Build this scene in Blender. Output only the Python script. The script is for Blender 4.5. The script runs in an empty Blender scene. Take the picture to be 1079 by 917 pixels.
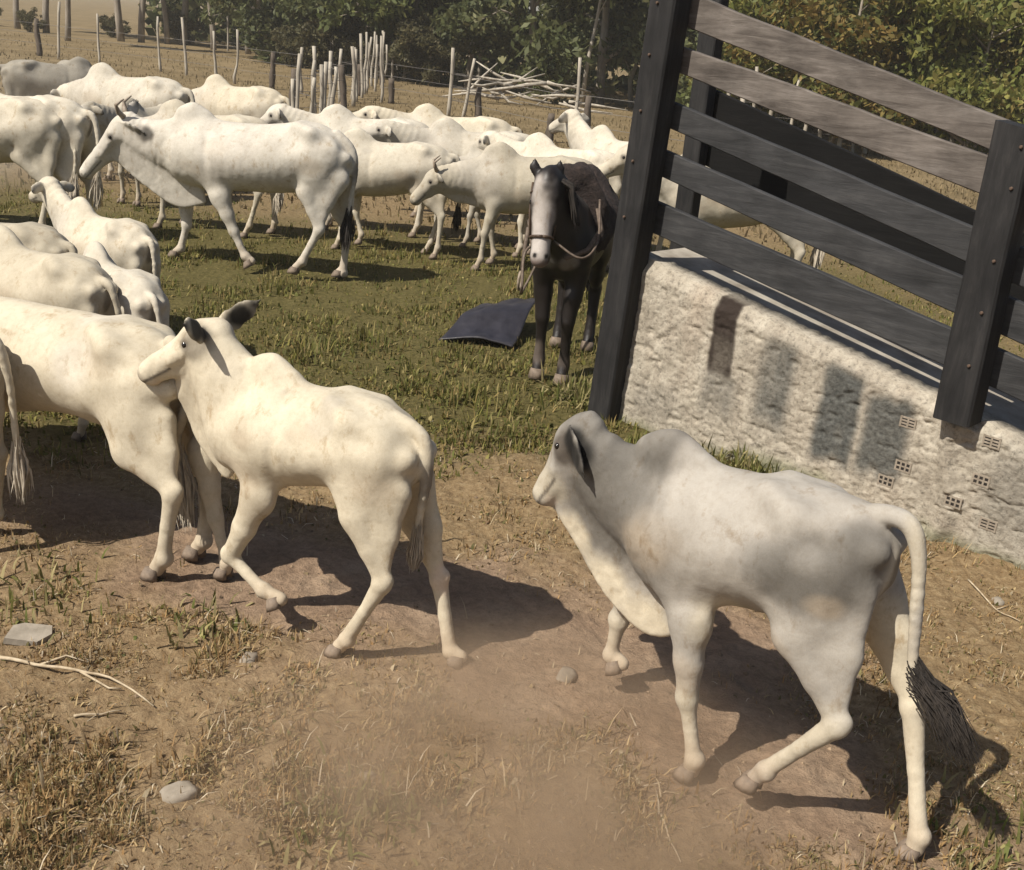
import bpy, math
import numpy as np
from mathutils import Matrix, Vector

rng = np.random.default_rng(7)
scn = bpy.context.scene
COL = scn.collection

# ------------------------------------------------------------------ camera
W0, H0, FPX = 1079.0, 917.0, 1150.0
PITCH, ROLL, CAMH = math.radians(20.0), math.radians(5.2), 2.4
_F = np.array([0, math.cos(PITCH), -math.sin(PITCH)])
_U = np.array([0, math.sin(PITCH), math.cos(PITCH)])
_X = np.array([1.0, 0, 0])
CR = math.cos(ROLL) * _X + math.sin(ROLL) * _U
CU = -math.sin(ROLL) * _X + math.cos(ROLL) * _U
CC = np.array([0, 0, CAMH])
cam_d = bpy.data.cameras.new('camera')
cam = bpy.data.objects.new('camera', cam_d)
COL.objects.link(cam)
M = Matrix.Identity(4)
for i in range(3):
    M[i][0], M[i][1], M[i][2], M[i][3] = CR[i], CU[i], -_F[i], CC[i]
cam.matrix_world = M
cam_d.sensor_width = 36.0
cam_d.lens = 36.0 * FPX / W0
cam_d.clip_start, cam_d.clip_end = 0.05, 2000
scn.camera = cam

# ------------------------------------------------------------------ sky, sun, exposure
SUN_EL = math.radians(50)
SUN_DIR = np.array([-0.80, -0.60])          # horizontal direction towards the sun
SUN_DIR = SUN_DIR / np.linalg.norm(SUN_DIR)
world = bpy.data.worlds.new('World'); scn.world = world; world.use_nodes = True
wn = world.node_tree.nodes; wl = world.node_tree.links
bg = wn['Background']
sky = wn.new('ShaderNodeTexSky'); sky.sky_type = 'NISHITA'; sky.sun_disc = False
sky.sun_elevation = SUN_EL
sky.sun_rotation = math.atan2(SUN_DIR[0], SUN_DIR[1])
sky.dust_density = 2.0
wl.new(sky.outputs[0], bg.inputs[0]); bg.inputs[1].default_value = 0.065
sd = bpy.data.lights.new('sun', 'SUN'); sd.energy = 4.7; sd.angle = math.radians(0.5); sd.color = (1.0, 0.945, 0.85)
sun = bpy.data.objects.new('sun', sd); COL.objects.link(sun)
_to = Vector((SUN_DIR[0] * math.cos(SUN_EL), SUN_DIR[1] * math.cos(SUN_EL), math.sin(SUN_EL)))
sun.rotation_euler = _to.to_track_quat('Z', 'Y').to_euler()
sun.location = (-6, -4, 12)
vs = scn.view_settings
vs.view_transform = 'Standard'; vs.look = 'None'; vs.exposure = 0.42; vs.gamma = 1.0; vs.use_curve_mapping = False
scn.cycles.max_bounces = 6; scn.cycles.volume_bounces = 1; scn.cycles.use_denoising = True

# ------------------------------------------------------------------ pixel helpers (a pixel gives a direction only)
def ray(px, py):
    return _F + CR * (px - W0 / 2) / FPX - CU * (py - H0 / 2) / FPX
def gnd(px, py, z=0.0):
    d = ray(px, py); return CC + d * ((z - CAMH) / d[2])
def on_plane(px, py, p0, n):
    d = ray(px, py); return CC + d * (((np.array(p0) - CC) @ n) / (d @ n))
def loc_in(o, h, px, py, y):
    fw = np.array([math.cos(h), math.sin(h), 0]); lf = np.array([-math.sin(h), math.cos(h), 0])
    o3 = np.array([o[0], o[1], 0.0])
    p = on_plane(px, py, o3 + lf * y, lf) - o3
    return np.array([p @ fw, y, p[2]])

# ------------------------------------------------------------------ generic helpers
def tag(o, label=None, cat=None, group=None, kind=None):
    if label: o['label'] = label
    if cat: o['category'] = cat
    if group: o['group'] = group
    if kind: o['kind'] = kind
    return o
def empty(name, loc=(0, 0, 0), rz=0.0):
    o = bpy.data.objects.new(name, None); COL.objects.link(o)
    o.location = loc; o.rotation_euler = (0, 0, rz); o.empty_display_size = 0.1
    return o
def link(name, me, mat=None, parent=None):
    o = bpy.data.objects.new(name, me); COL.objects.link(o)
    if mat is not None and len(me.materials) == 0: me.materials.append(mat)
    if parent is not None: o.parent = parent
    return o
def np_mesh(name, V, F, smooth=True, col=None):
    """V (n,3); F list of arrays (m,k) of faces"""
    me = bpy.data.meshes.new(name)
    V = np.asarray(V, dtype=np.float32)
    if not isinstance(F, (list, tuple)): F = [F]
    F = [np.asarray(f, dtype=np.int32) for f in F if len(f)]
    me.vertices.add(len(V)); me.vertices.foreach_set('co', V.ravel())
    nl = sum(f.size for f in F); npoly = sum(len(f) for f in F)
    me.loops.add(nl); me.polygons.add(npoly)
    me.loops.foreach_set('vertex_index', np.concatenate([f.ravel() for f in F]))
    tot = np.concatenate([np.full(len(f), f.shape[1], np.int32) for f in F])
    st = np.concatenate([[0], np.cumsum(tot)[:-1]]).astype(np.int32)
    me.polygons.foreach_set('loop_start', st); me.polygons.foreach_set('loop_total', tot)
    me.polygons.foreach_set('use_smooth', np.full(npoly, smooth, bool))
    if col is not None:
        a = me.color_attributes.new('Col', 'FLOAT_COLOR', 'POINT')
        c = np.ones((len(V), 4), np.float32); c[:, :3] = col
        a.data.foreach_set('color', c.ravel())
    me.update(calc_edges=True); me.validate()
    return me
def unit(v):
    v = np.asarray(v, float); return v / (np.linalg.norm(v) + 1e-12)

class MB:
    """collects simple solids into ONE mesh"""
    def __init__(s): s.V = []; s.F3 = []; s.F4 = []; s.n = 0
    def add(s, V, F4=(), F3=()):
        V = np.asarray(V, float)
        if len(F4): s.F4.append(np.asarray(F4) + s.n)
        if len(F3): s.F3.append(np.asarray(F3) + s.n)
        s.V.append(V); s.n += len(V)
    def box(s, c, ax, ay, az):
        """centre and three half-axis vectors"""
        c, ax, ay, az = [np.asarray(q, float) for q in (c, ax, ay, az)]
        V = [c + i * ax + j * ay + k * az for i in (-1, 1) for j in (-1, 1) for k in (-1, 1)]
        s.add(V, [(0, 1, 3, 2), (4, 6, 7, 5), (0, 4, 5, 1), (2, 3, 7, 6), (0, 2, 6, 4), (1, 5, 7, 3)])
    def tube(s, P, R, n=8, cap=True, flat=1.0, side=None):
        P = np.asarray(P, float); R = np.broadcast_to(np.asarray(R, float), (len(P),))
        T = np.gradient(P, axis=0); T /= np.linalg.norm(T, axis=1)[:, None] + 1e-9
        ref = np.array(side, float) if side is not None else (np.array([0, 0, 1.0]) if abs(T[0][2]) < .9 else np.array([1.0, 0, 0]))
        V = []
        for p, t, r in zip(P, T, R):
            a = unit(ref - t * (ref @ t)); b = np.cross(t, a); ref = a
            for k in range(n):
                th = 2 * math.pi * k / n
                V.append(p + r * (a * math.cos(th) * flat + b * math.sin(th)))
        m = len(P); F = [(i * n + k, i * n + (k + 1) % n, (i + 1) * n + (k + 1) % n, (i + 1) * n + k) for i in range(m - 1) for k in range(n)]
        F3 = []
        if cap:
            V += [P[0], P[-1]]; c0 = m * n
            F3 = [(c0, (k + 1) % n, k) for k in range(n)] + [(c0 + 1, (m - 1) * n + k, (m - 1) * n + (k + 1) % n) for k in range(n)]
        s.add(V, F, F3)
    def mesh(s, name, smooth=False, col=None):
        F = []
        if s.F4: F.append(np.concatenate(s.F4))
        if s.F3: F.append(np.concatenate(s.F3))
        return np_mesh(name, np.concatenate(s.V), F, smooth, col)
    def build(s, name, mat, parent=None, smooth=False, bevel=0):
        o = link(name, s.mesh(name, smooth), mat, parent)
        if bevel:
            m = o.modifiers.new('bevel', 'BEVEL'); m.width = bevel; m.segments = 2; m.limit_method = 'ANGLE'
        return o

_lat = rng.random((512, 512))
def vnoise(x, y):
    x = np.asarray(x, float); y = np.asarray(y, float)
    xi = np.floor(x).astype(int); yi = np.floor(y).astype(int); fx = x - xi; fy = y - yi
    fx = fx * fx * (3 - 2 * fx); fy = fy * fy * (3 - 2 * fy)
    g = lambda a, b: _lat[a % 512, b % 512]
    return (g(xi, yi) * (1 - fx) + g(xi + 1, yi) * fx) * (1 - fy) + (g(xi, yi + 1) * (1 - fx) + g(xi + 1, yi + 1) * fx) * fy
def fbm(x, y, o=4):
    s = 0; a = .5
    for i in range(o):
        s = s + a * vnoise(np.asarray(x) * 2 ** i + 17.3 * i, np.asarray(y) * 2 ** i + 5.1 * i); a *= .5
    return s / (1 - .5 ** o)
def sstep(a, b, x):
    t = np.clip((np.asarray(x, float) - a) / (b - a), 0, 1); return t * t * (3 - 2 * t)

# ------------------------------------------------------------------ materials
def new_mat(name):
    m = bpy.data.materials.new(name); m.use_nodes = True
    nt = m.node_tree; p = nt.nodes['Principled BSDF']
    return m, nt, p
def N(nt, t, **kw):
    n = nt.nodes.new(t)
    for k, v in kw.items():
        if k in n.inputs: n.inputs[k].default_value = v
        else: setattr(n, k, v)
    return n
def noise(nt, scale, detail=4, rough=.6, coord='Object', stretch=None):
    tc = nt.nodes.new('ShaderNodeTexCoord'); n = N(nt, 'ShaderNodeTexNoise', Scale=scale, Detail=detail, Roughness=rough)
    src = tc.outputs[coord]
    if stretch:
        mp = nt.nodes.new('ShaderNodeMapping'); mp.inputs['Scale'].default_value = stretch
        nt.links.new(src, mp.inputs[0]); src = mp.outputs[0]
    nt.links.new(src, n.inputs['Vector']); return n.outputs['Fac']
def ramp(nt, fac, stops):
    r = nt.nodes.new('ShaderNodeValToRGB'); e = r.color_ramp.elements
    while len(e) < len(stops): e.new(.5)
    for k, (p, c) in enumerate(stops):
        e[k].position = p; e[k].color = (c[0], c[1], c[2], 1) if hasattr(c, '__len__') else (c, c, c, 1)
    nt.links.new(fac, r.inputs[0]); return r.outputs[0]
def mix(nt, a, b, fac, mode='MIX'):
    m = nt.nodes.new('ShaderNodeMix'); m.data_type = 'RGBA'; m.blend_type = mode
    for s, v in ((m.inputs[6], a), (m.inputs[7], b), (m.inputs[0], fac)):
        if hasattr(v, 'links') or isinstance(v, bpy.types.NodeSocket): nt.links.new(v, s)
        elif hasattr(v, '__len__'): s.default_value = (v[0], v[1], v[2], 1)
        else: s.default_value = v
    return m.outputs[2]
def bump(nt, p, h, strength=.3, dist=.01):
    b = N(nt, 'ShaderNodeBump', Strength=strength, Distance=dist)
    nt.links.new(h, b.inputs['Height']); nt.links.new(b.outputs[0], p.inputs['Normal'])
def attr(nt, name='Col'):
    a = nt.nodes.new('ShaderNodeVertexColor'); a.layer_name = name; return a.outputs[0]
def simple(name, stops, scale=8, rough=.8, bs=.3, bd=.01, stretch=None, spec=.3, detail=5):
    m, nt, p = new_mat(name)
    f = noise(nt, scale, detail, .6, 'Object', stretch)
    nt.links.new(ramp(nt, f, stops), p.inputs['Base Color'])
    p.inputs['Roughness'].default_value = rough; p.inputs['Specular IOR Level'].default_value = spec
    if bs: bump(nt, p, f, bs, bd)
    return m

def hide_material(name, rough=.7, spec=.25):
    m, nt, p = new_mat(name)
    c = attr(nt)
    n1 = noise(nt, 5, 5, .6); n2 = noise(nt, 260, 2, .5, 'Object', (1, 1, .35)); n3 = noise(nt, 38, 4, .65)
    v = mix(nt, c, ramp(nt, n1, [(.3, (.80, .77, .74)), (.62, (1.04, 1.02, 1.0))]), .9, 'MULTIPLY')
    v = mix(nt, v, ramp(nt, n3, [(.3, (.86, .84, .81)), (.55, (1.0, 1.0, 1.0))]), .7, 'MULTIPLY')
    v = mix(nt, v, ramp(nt, n2, [(.3, .9), (.6, 1.03)]), .5, 'MULTIPLY')
    v = mix(nt, v, (.62, .52, .40), ramp(nt, noise(nt, 13, 7, .7, 'Object', (1, 1, .6)), [(.56, 0.0), (.70, .75)]), 'MULTIPLY')
    nt.links.new(v, p.inputs['Base Color'])
    p.inputs['Roughness'].default_value = rough; p.inputs['Specular IOR Level'].default_value = spec
    p.inputs['Sheen Weight'].default_value = .02; p.inputs['Sheen Roughness'].default_value = .4
    b1 = N(nt, 'ShaderNodeBump', Strength=.16, Distance=.010); nt.links.new(n3, b1.inputs['Height'])
    b2 = N(nt, 'ShaderNodeBump', Strength=.18, Distance=.003); nt.links.new(n2, b2.inputs['Height'])
    nt.links.new(b1.outputs[0], b2.inputs['Normal']); nt.links.new(b2.outputs[0], p.inputs['Normal'])
    return m
HIDE = hide_material('cattle_hide', .75, .18)
HORSE_HIDE = hide_material('horse_hide', .5, .4)
HOOF = simple('hoof_horn', [(.3, (.10, .075, .055)), (.7, (.26, .20, .15))], 18, .7)
EYE, _nt, _p = new_mat('eye_dark'); _p.inputs['Base Color'].default_value = (.012, .009, .007, 1); _p.inputs['Roughness'].default_value = .12
HORN = simple('horn', [(.3, (.16, .12, .09)), (.7, (.34, .28, .21))], 20, .5)
SWITCH_DARK = simple('switch_dark', [(.3, (.012, .01, .009)), (.7, (.05, .04, .032))], 60, .75, .6, .01, (1, 1, .15))
SWITCH_PALE = simple('switch_pale', [(.3, (.30, .25, .19)), (.7, (.6, .53, .42))], 60, .75, .6, .01, (1, 1, .15))

def vcol_mat(name, rough=.85, spec=.2, trans=0.0, sc=3.0):
    m, nt, p = new_mat(name)
    v = mix(nt, attr(nt), ramp(nt, noise(nt, sc, 4), [(.3, .75), (.7, 1.2)]), .8, 'MULTIPLY')
    nt.links.new(v, p.inputs['Base Color'])
    p.inputs['Roughness'].default_value = rough; p.inputs['Specular IOR Level'].default_value = spec
    if trans:
        t = nt.nodes.new('ShaderNodeBsdfTranslucent'); nt.links.new(v, t.inputs[0])
        mx = N(nt, 'ShaderNodeMixShader'); mx.inputs[0].default_value = trans
        nt.links.new(p.outputs[0], mx.inputs[1]); nt.links.new(t.outputs[0], mx.inputs[2])
        nt.links.new(mx.outputs[0], nt.nodes['Material Output'].inputs[0])
    return m
GRASS = vcol_mat('grass_blades', .7, .25, .3)
LEAF = vcol_mat('leaves', .6, .3, .42)
BARK = simple('bark', [(.3, (.15, .125, .095)), (.7, (.36, .31, .25))], 6, .9, .6, .03, (1, 1, .25))
PALE_WOOD = simple('weathered_stake', [(.25, (.20, .17, .13)), (.7, (.50, .45, .37))], 7, .85, .5, .02, (1, 1, .2))
DARK_WOOD = simple('dark_stake', [(.25, (.05, .04, .03)), (.7, (.14, .11, .085))], 7, .85, .5, .02, (1, 1, .2))
STONE = simple('stone', [(.25, (.17, .14, .105)), (.75, (.33, .28, .22))], 14, .9, .5, .01)
WIRE = simple('wire', [(.3, (.12, .11, .10)), (.7, (.22, .2, .18))], 10, .5, 0)

# ------------------------------------------------------------------ implicit-surface bodies
class Body:
    def __init__(s): s.pr = []
    def cone(s, a, b, ra, rb, e=1.0, side=(0, 1, 0), k=.05):
        """tapered capsule; e < 1 flattens it along 'side'"""
        s.pr.append(('c', np.array(a, float), np.array(b, float), ra, rb, e, unit(side), k))
    def ball(s, c, r, e=1.0, side=(0, 1, 0), k=.05): s.cone(c, np.array(c) + [0, 0, .001], r, r, e, side, k)
    def chain(s, P, R, e=1.0, side=(0, 1, 0), k=.03, fine=0):
        P = np.array(P, float); R = np.array(R, float)
        if fine:
            t = np.arange(len(P)); tt = np.linspace(0, len(P) - 1, (len(P) - 1) * fine + 1)
            P = np.stack([catmull(t, P[:, i], tt) for i in range(3)], 1); R = catmull(t, R, tt)
        for i in range(len(P) - 1): s.cone(P[i], P[i + 1], R[i], R[i + 1], e, side, k)
    def torso(s, xs, top, bot, w, tap=.28, k=.06):
        s.pr.append(('t', np.array(xs), np.array(top), np.array(bot), np.array(w), tap, k))
    def extract(s, h):
        lo = np.full(3, 1e9); hi = -lo
        for p in s.pr:
            if p[0] == 'c':
                r = max(p[3], p[4]); lo = np.minimum(lo, np.minimum(p[1], p[2]) - r); hi = np.maximum(hi, np.maximum(p[1], p[2]) + r)
            else:
                lo = np.minimum(lo, [p[1].min(), -p[4].max(), p[3].min()]); hi = np.maximum(hi, [p[1].max(), p[4].max(), p[2].max()])
        lo -= .08; hi += .08
        n = np.ceil((hi - lo) / h).astype(int) + 1
        ax = [lo[i] + h * np.arange(n[i]) for i in range(3)]
        D = np.full(n, 1.0, np.float32)
        for p in s.pr:
            k = p[-1]; pad = k + 3 * h
            if p[0] == 'c':
                r = max(p[3], p[4]); a0 = np.minimum(p[1], p[2]) - r - pad; a1 = np.maximum(p[1], p[2]) + r + pad
            else:
                a0 = np.array([p[1].min(), -p[4].max(), p[3].min()]) - pad; a1 = np.array([p[1].max(), p[4].max(), p[2].max()]) + pad
            i0 = np.clip(np.floor((a0 - lo) / h).astype(int), 0, n - 1); i1 = np.clip(np.ceil((a1 - lo) / h).astype(int) + 1, 1, n)
            sl = tuple(slice(i0[i], i1[i]) for i in range(3))
            X = ax[0][sl[0]][:, None, None]; Y = ax[1][sl[1]][None, :, None]; Z = ax[2][sl[2]][None, None, :]
            if p[0] == 'c':
                _, a, b, ra, rb, e, sd_, k = p
                ab = b - a; L2 = ab @ ab + 1e-12
                t = np.clip(((X - a[0]) * ab[0] + (Y - a[1]) * ab[1] + (Z - a[2]) * ab[2]) / L2, 0, 1)
                qx = X - a[0] - t * ab[0]; qy = Y - a[1] - t * ab[1]; qz = Z - a[2] - t * ab[2]
                if e != 1:
                    m = (qx * sd_[0] + qy * sd_[1] + qz * sd_[2]) * (1 / e - 1)
                    qx = qx + sd_[0] * m; qy = qy + sd_[1] * m; qz = qz + sd_[2] * m
                d = (np.sqrt(qx * qx + qy * qy + qz * qz) - (ra + t * (rb - ra))) * min(1, .35 + .65 * e)
            else:
                _, xs, top, bot, w, tap, k = p
                x1 = ax[0][sl[0]]
                tz = np.interp(x1, xs, top)[:, None, None]; bz = np.interp(x1, xs, bot)[:, None, None]; ww = np.interp(x1, xs, w)[:, None, None]
                zc = (tz + bz) / 2; hh = np.maximum((tz - bz) / 2, .02)
                u = np.clip((Z - zc) / hh, -1, 1)
                we = ww * (1 - tap * np.clip(u, 0, 1) ** 1.6 - .12 * np.clip(-u, 0, 1) ** 2)
                q = np.sqrt((np.abs(Y) / we) ** 2.2 + (np.abs(Z - zc) / hh) ** 2.2 + 1e-9) ** (2 / 2.2)
                d = (q - 1) * np.minimum(ww, hh)
                dx = np.maximum(np.maximum(xs[0] - x1, x1 - xs[-1]), 0)[:, None, None]
                d = np.where(dx > 0, np.sqrt(np.maximum(d, 0) ** 2 + dx ** 2), d)
            B = D[sl]; hh_ = np.maximum(k - np.abs(B - d), 0) / k
            D[sl] = np.minimum(B, d) - hh_ * hh_ * k * .25
        return surface_nets(D, lo, h)

def catmull(t, y, tt):
    m = np.gradient(y, t); i = np.clip(np.searchsorted(t, tt, 'right') - 1, 0, len(t) - 2)
    u = (tt - t[i]) / (t[i + 1] - t[i]); dt = t[i + 1] - t[i]
    return ((2 * u**3 - 3 * u**2 + 1) * y[i] + (u**3 - 2 * u**2 + u) * m[i] * dt + (-2 * u**3 + 3 * u**2) * y[i + 1] + (u**3 - u**2) * m[i + 1] * dt)

def surface_nets(D, lo, h):
    s = D < 0
    C8 = [(i, j, k) for i in (0, 1) for j in (0, 1) for k in (0, 1)]
    nx, ny, nz = np.array(D.shape) - 1
    cnt = np.zeros((nx, ny, nz), np.int8)
    for i, j, k in C8: cnt += s[i:i + nx, j:j + ny, k:k + nz]
    I, J, K = np.nonzero((cnt > 0) & (cnt < 8))
    idx = np.full((nx, ny, nz), -1, np.int64); idx[I, J, K] = np.arange(len(I))
    acc = np.zeros((len(I), 3)); c = np.zeros(len(I))
    for a in C8:
        for d in range(3):
            if a[d]: continue
            b = list(a); b[d] = 1
            va = D[I + a[0], J + a[1], K + a[2]]; vb = D[I + b[0], J + b[1], K + b[2]]
            x = (va < 0) != (vb < 0)
            t = np.where(x, va / np.where(x, va - vb, 1), 0)
            for q in range(3): acc[:, q] += np.where(x, a[q] + (t if q == d else 0), 0)
            c += x
    V = lo + h * (np.stack([I, J, K], 1) + acc / c[:, None])
    Q = []
    for d in range(3):
        e1, e2 = [(1, 2), (2, 0), (0, 1)][d]
        A = s; sh = [slice(None)] * 3; sh2 = [slice(None)] * 3; sh[d] = slice(0, -1); sh2[d] = slice(1, None)
        i, j, k = np.nonzero(s[tuple(sh)] != s[tuple(sh2)])
        g = np.stack([i, j, k], 1); ok = (g[:, e1] > 0) & (g[:, e2] > 0) & (g[:, e1] < D.shape[e1] - 1) & (g[:, e2] < D.shape[e2] - 1)
        g = g[ok]; ins = s[g[:, 0], g[:, 1], g[:, 2]]
        def cell(o1, o2):
            q = g.copy(); q[:, e1] += o1; q[:, e2] += o2; return idx[q[:, 0], q[:, 1], q[:, 2]]
        q = np.stack([cell(-1, -1), cell(0, -1), cell(0, 0), cell(-1, 0)], 1)
        q[~ins] = q[~ins][:, ::-1]
        Q.append(q)
    return V, np.concatenate(Q)

def relax(V, Q, it=2, f=.5):
    E = np.concatenate([Q[:, [0, 1]], Q[:, [1, 2]], Q[:, [2, 3]], Q[:, [3, 0]]]); n = len(V)
    deg = np.bincount(E[:, 0], minlength=n) + np.bincount(E[:, 1], minlength=n)
    for _ in range(it):
        S = np.stack([np.bincount(E[:, 0], V[E[:, 1], i], n) + np.bincount(E[:, 1], V[E[:, 0], i], n) for i in range(3)], 1)
        V = V + f * (S / deg[:, None] - V)
    return V
def normals(V, Q):
    n = np.cross(V[Q[:, 2]] - V[Q[:, 0]], V[Q[:, 3]] - V[Q[:, 1]]); S = np.zeros_like(V)
    for k in range(4):
        for i in range(3): S[:, i] += np.bincount(Q[:, k], n[:, i], len(V))
    return S / (np.linalg.norm(S, axis=1)[:, None] + 1e-9)

def hoof_mesh(S):
    mb = MB()
    for sy in (-1, 1):
        r = []
        for (z, sx, sw, ox) in ((0, .052, .027, .012), (.028, .047, .026, .006), (.062, .036, .022, -.006)):
            for k in range(8):
                th = 2 * math.pi * k / 8
                r.append((ox + sx * math.cos(th), sy * .027 + sw * math.sin(th), z))
        F = [(i * 8 + k, i * 8 + (k + 1) % 8, (i + 1) * 8 + (k + 1) % 8, (i + 1) * 8 + k) for i in range(2) for k in range(8)]
        r += [(.012, sy * .027, 0), (-.006, sy * .027, .065)]
        F3 = [(24, (k + 1) % 8, k) for k in range(8)] + [(25, 16 + k, 16 + (k + 1) % 8) for k in range(8)]
        mb.add(np.array(r) * S, F, F3)
    return mb.mesh('hoof', True)
_hoofs = {}
def add_hoof(parent, p, ankle, S):
    key = round(S, 2)
    if key not in _hoofs: _hoofs[key] = hoof_mesh(key)
    o = link('hoof', _hoofs[key], HOOF, parent)
    d = unit(np.asarray(p) - np.asarray(ankle)); tilt = math.atan2(d[0], -d[2])
    o.location = p; o.rotation_euler = (0, -max(-.9, min(.9, (tilt - .35))) * .6 if p[2] > .03 else 0, 0)
    return o
_sph = {}
def eye_mesh(r):
    key = round(r, 3)
    if key not in _sph:
        V = []; F = []; F3 = []
        for i in range(1, 6):
            for k in range(10):
                a = math.pi * i / 6; b = 2 * math.pi * k / 10
                V.append((r * math.sin(a) * math.cos(b), r * math.sin(a) * math.sin(b), r * math.cos(a)))
        F = [(i * 10 + k, (i + 1) * 10 + k, (i + 1) * 10 + (k + 1) % 10, i * 10 + (k + 1) % 10) for i in range(4) for k in range(10)]
        V += [(0, 0, r), (0, 0, -r)]; F3 = [(50, k, (k + 1) % 10) for k in range(10)] + [(51, 40 + (k + 1) % 10, 40 + k) for k in range(10)]
        _sph[key] = np_mesh('eye', V, [F, F3])
    return _sph[key]

CREAM = np.array([.53, .475, .365]); GREY = np.array([.36, .335, .295]); DARK = np.array([.07, .06, .05]); PINK = np.array([.62, .43, .33])
_tx = (np.array([-.80, -.72, -.55, -.38, -.15, .10, .32, .50, .66, .78]) + .80) / 1.58
_ttop = np.array([1.28, 1.345, 1.395, 1.405, 1.375, 1.355, 1.37, 1.39, 1.35, 1.26])
_tbot = np.array([.98, .90, .86, .81, .735, .69, .675, .69, .75, .86])
_tw = np.array([.10, .185, .24, .262, .285, .29, .262, .222, .175, .11])

def cattle(name, label, o, hdeg, S=1.0, top=None, bot=None, xr=None, xf=None, wf=1.0, hump=None, hr=.10, neck=None, poll=None, muz=None,
           legs=None, tail=None, ears=None, horns=0.0, base=CREAM, spots=(), vox=.018, group='white cattle in the herd', side=None,
           cat='cow', switch='pale', lr=1.0, dew=None, hl=1.0, rib=.0005, earl=.21, seed=0, switch_len=.26, switch_to=None, shaded_ear=False, eye_out=.004, ear_b=.078, udder=False, category=None, nw=1.0, ww=None):
    h = math.radians(hdeg)
    root = empty(name, (o[0], o[1], 0), h)
    tag(root, label, category or cat, group)
    r_ = np.random.default_rng(seed + 11)
    B = Body()
    xr = -.80 * S if xr is None else xr; xf = .78 * S if xf is None else xf
    u = np.linspace(0, 1, 60); xs = xr + u * (xf - xr)
    if top is None: tz = np.interp(u, _tx, _ttop) * S
    else:
        tp = np.array(sorted(top)); tz = np.interp(xs, tp[:, 0], tp[:, 1])
    if bot is None: bz = np.interp(u, _tx, _tbot) * S
    else:
        bp = np.array(sorted(bot)); bz = np.interp(xs, bp[:, 0], bp[:, 1])
    w = np.interp(u, _tx, _tw) * S * wf
    ker = np.ones(7) / 7
    sm = lambda a: np.convolve(np.pad(a, 3, 'edge'), ker, 'valid')
    tz, bz, w = sm(tz), sm(bz), sm(w)
    c = np.minimum(np.sqrt(np.clip(1 - (1 - u / .12).clip(0, 1) ** 2, .12, 1)), np.sqrt(np.clip(1 - (1 - (1 - u) / .14).clip(0, 1) ** 2, .12, 1)))
    zc = tz - (tz - bz) * np.where(u < .5, .40, .45); tz = zc + (tz - zc) * c; bz = zc - (zc - bz) * c
    B.torso(xs, tz, bz, w * np.maximum(c, .3), tap=.36)
    topz = lambda x: float(np.interp(x, xs, tz))
    botz = lambda x: float(np.interp(x, xs, bz))
    hip_z = topz(xr + .4 * S)
    # hump, withers
    hx = xf - .36 * S if hump is None else hump[0]
    hz = topz(hx) + .09 * S if hump is None else hump[1]
    B.chain([(hx + .10 * S, 0, hz - hr * .95 * S), (hx, 0, hz - hr * .85 * S), (hx - .11 * S, 0, hz - hr * 1.1 * S)], [hr * .75 * S, hr * .92 * S, hr * .7 * S], .62, k=.09 * S)
    # neck and head
    poll = np.array((1.12, 0, 1.42) if poll is None else poll, float) * (S if poll is None else 1)
    muz = np.array((1.47, 0, 1.12) if muz is None else muz, float) * (S if muz is None else 1)
    a = unit(muz - poll); L = np.linalg.norm(muz - poll)
    s_ = unit(np.cross((0, 0, 1), a)) if side is None else unit(np.array(side) - a * (np.array(side) @ a))
    upv = np.cross(a, s_)                       # back of the skull / forehead side
    if upv[2] < 0 and side is None: upv = -upv
    nb = np.array([xf - .22 * S, 0, (topz(xf - .22 * S) * .56 + botz(xf - .22 * S) * .44)])
    ne = poll + a * .10 * S - upv * .06 * S
    if neck is None: neck = [nb * .5 + ne * .5 + np.array([0, 0, .01 * S])]
    NP = [nb] + [np.array(q) for q in neck] + [ne]
    R0, R1 = .215 * S * nw, .115 * S
    NR = [R0 + (R1 - R0) * (i / (len(NP) - 1)) ** .8 for i in range(len(NP))]
    ns = unit(np.cross((0, 0, 1), unit(ne - nb) * [1, 1, 0.001])) if abs((ne - nb)[0]) > .02 else np.array([0, 1.0, 0])
    B.chain(NP, NR, .60, ns, .06 * S, fine=4)
    hs = S * hl
    P = lambda t, dn=0., sd=0.: poll + a * L * t - upv * dn * hs + s_ * sd * hs
    B.chain([P(.0, .07), P(.22, .065), P(.45, .06), P(.75, .05), P(.93, .05)], np.array([.088, .100, .080, .064, .062]) * hs, .88, s_, .03 * hs, fine=2)
    B.chain([P(.12, .155), P(.30, .15), P(.55, .125), P(.88, .085)], np.array([.062, .062, .050, .040]) * hs, .72, s_, .03 * hs)
    B.ball(P(.965, .058), .060 * hs, 1.12, s_, .025 * hs)
    B.ball(P(.96, .098), .034 * hs, 1.2, s_, .02 * hs)
    for sg in (-1, 1):
        B.ball(P(.27, .022, sg * .066), .030 * hs, k=.025 * hs)
        B.ball(P(.22, .10, sg * .06), .045 * hs, k=.03 * hs)
        B.ball(P(.95, .035, sg * .034), .026 * hs, k=.02 * hs)
        B.cone(P(.34, .06, sg * .075), P(.60, .07, sg * .056), .022 * hs, .016 * hs, k=.03 * hs)
    # ears
    if ears is None:
        ears = [P(.10, .05, 1) * 0 + s_ * .88 - upv * .38 - a * .05, -s_ * .88 - upv * .38 - a * .05]
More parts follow.
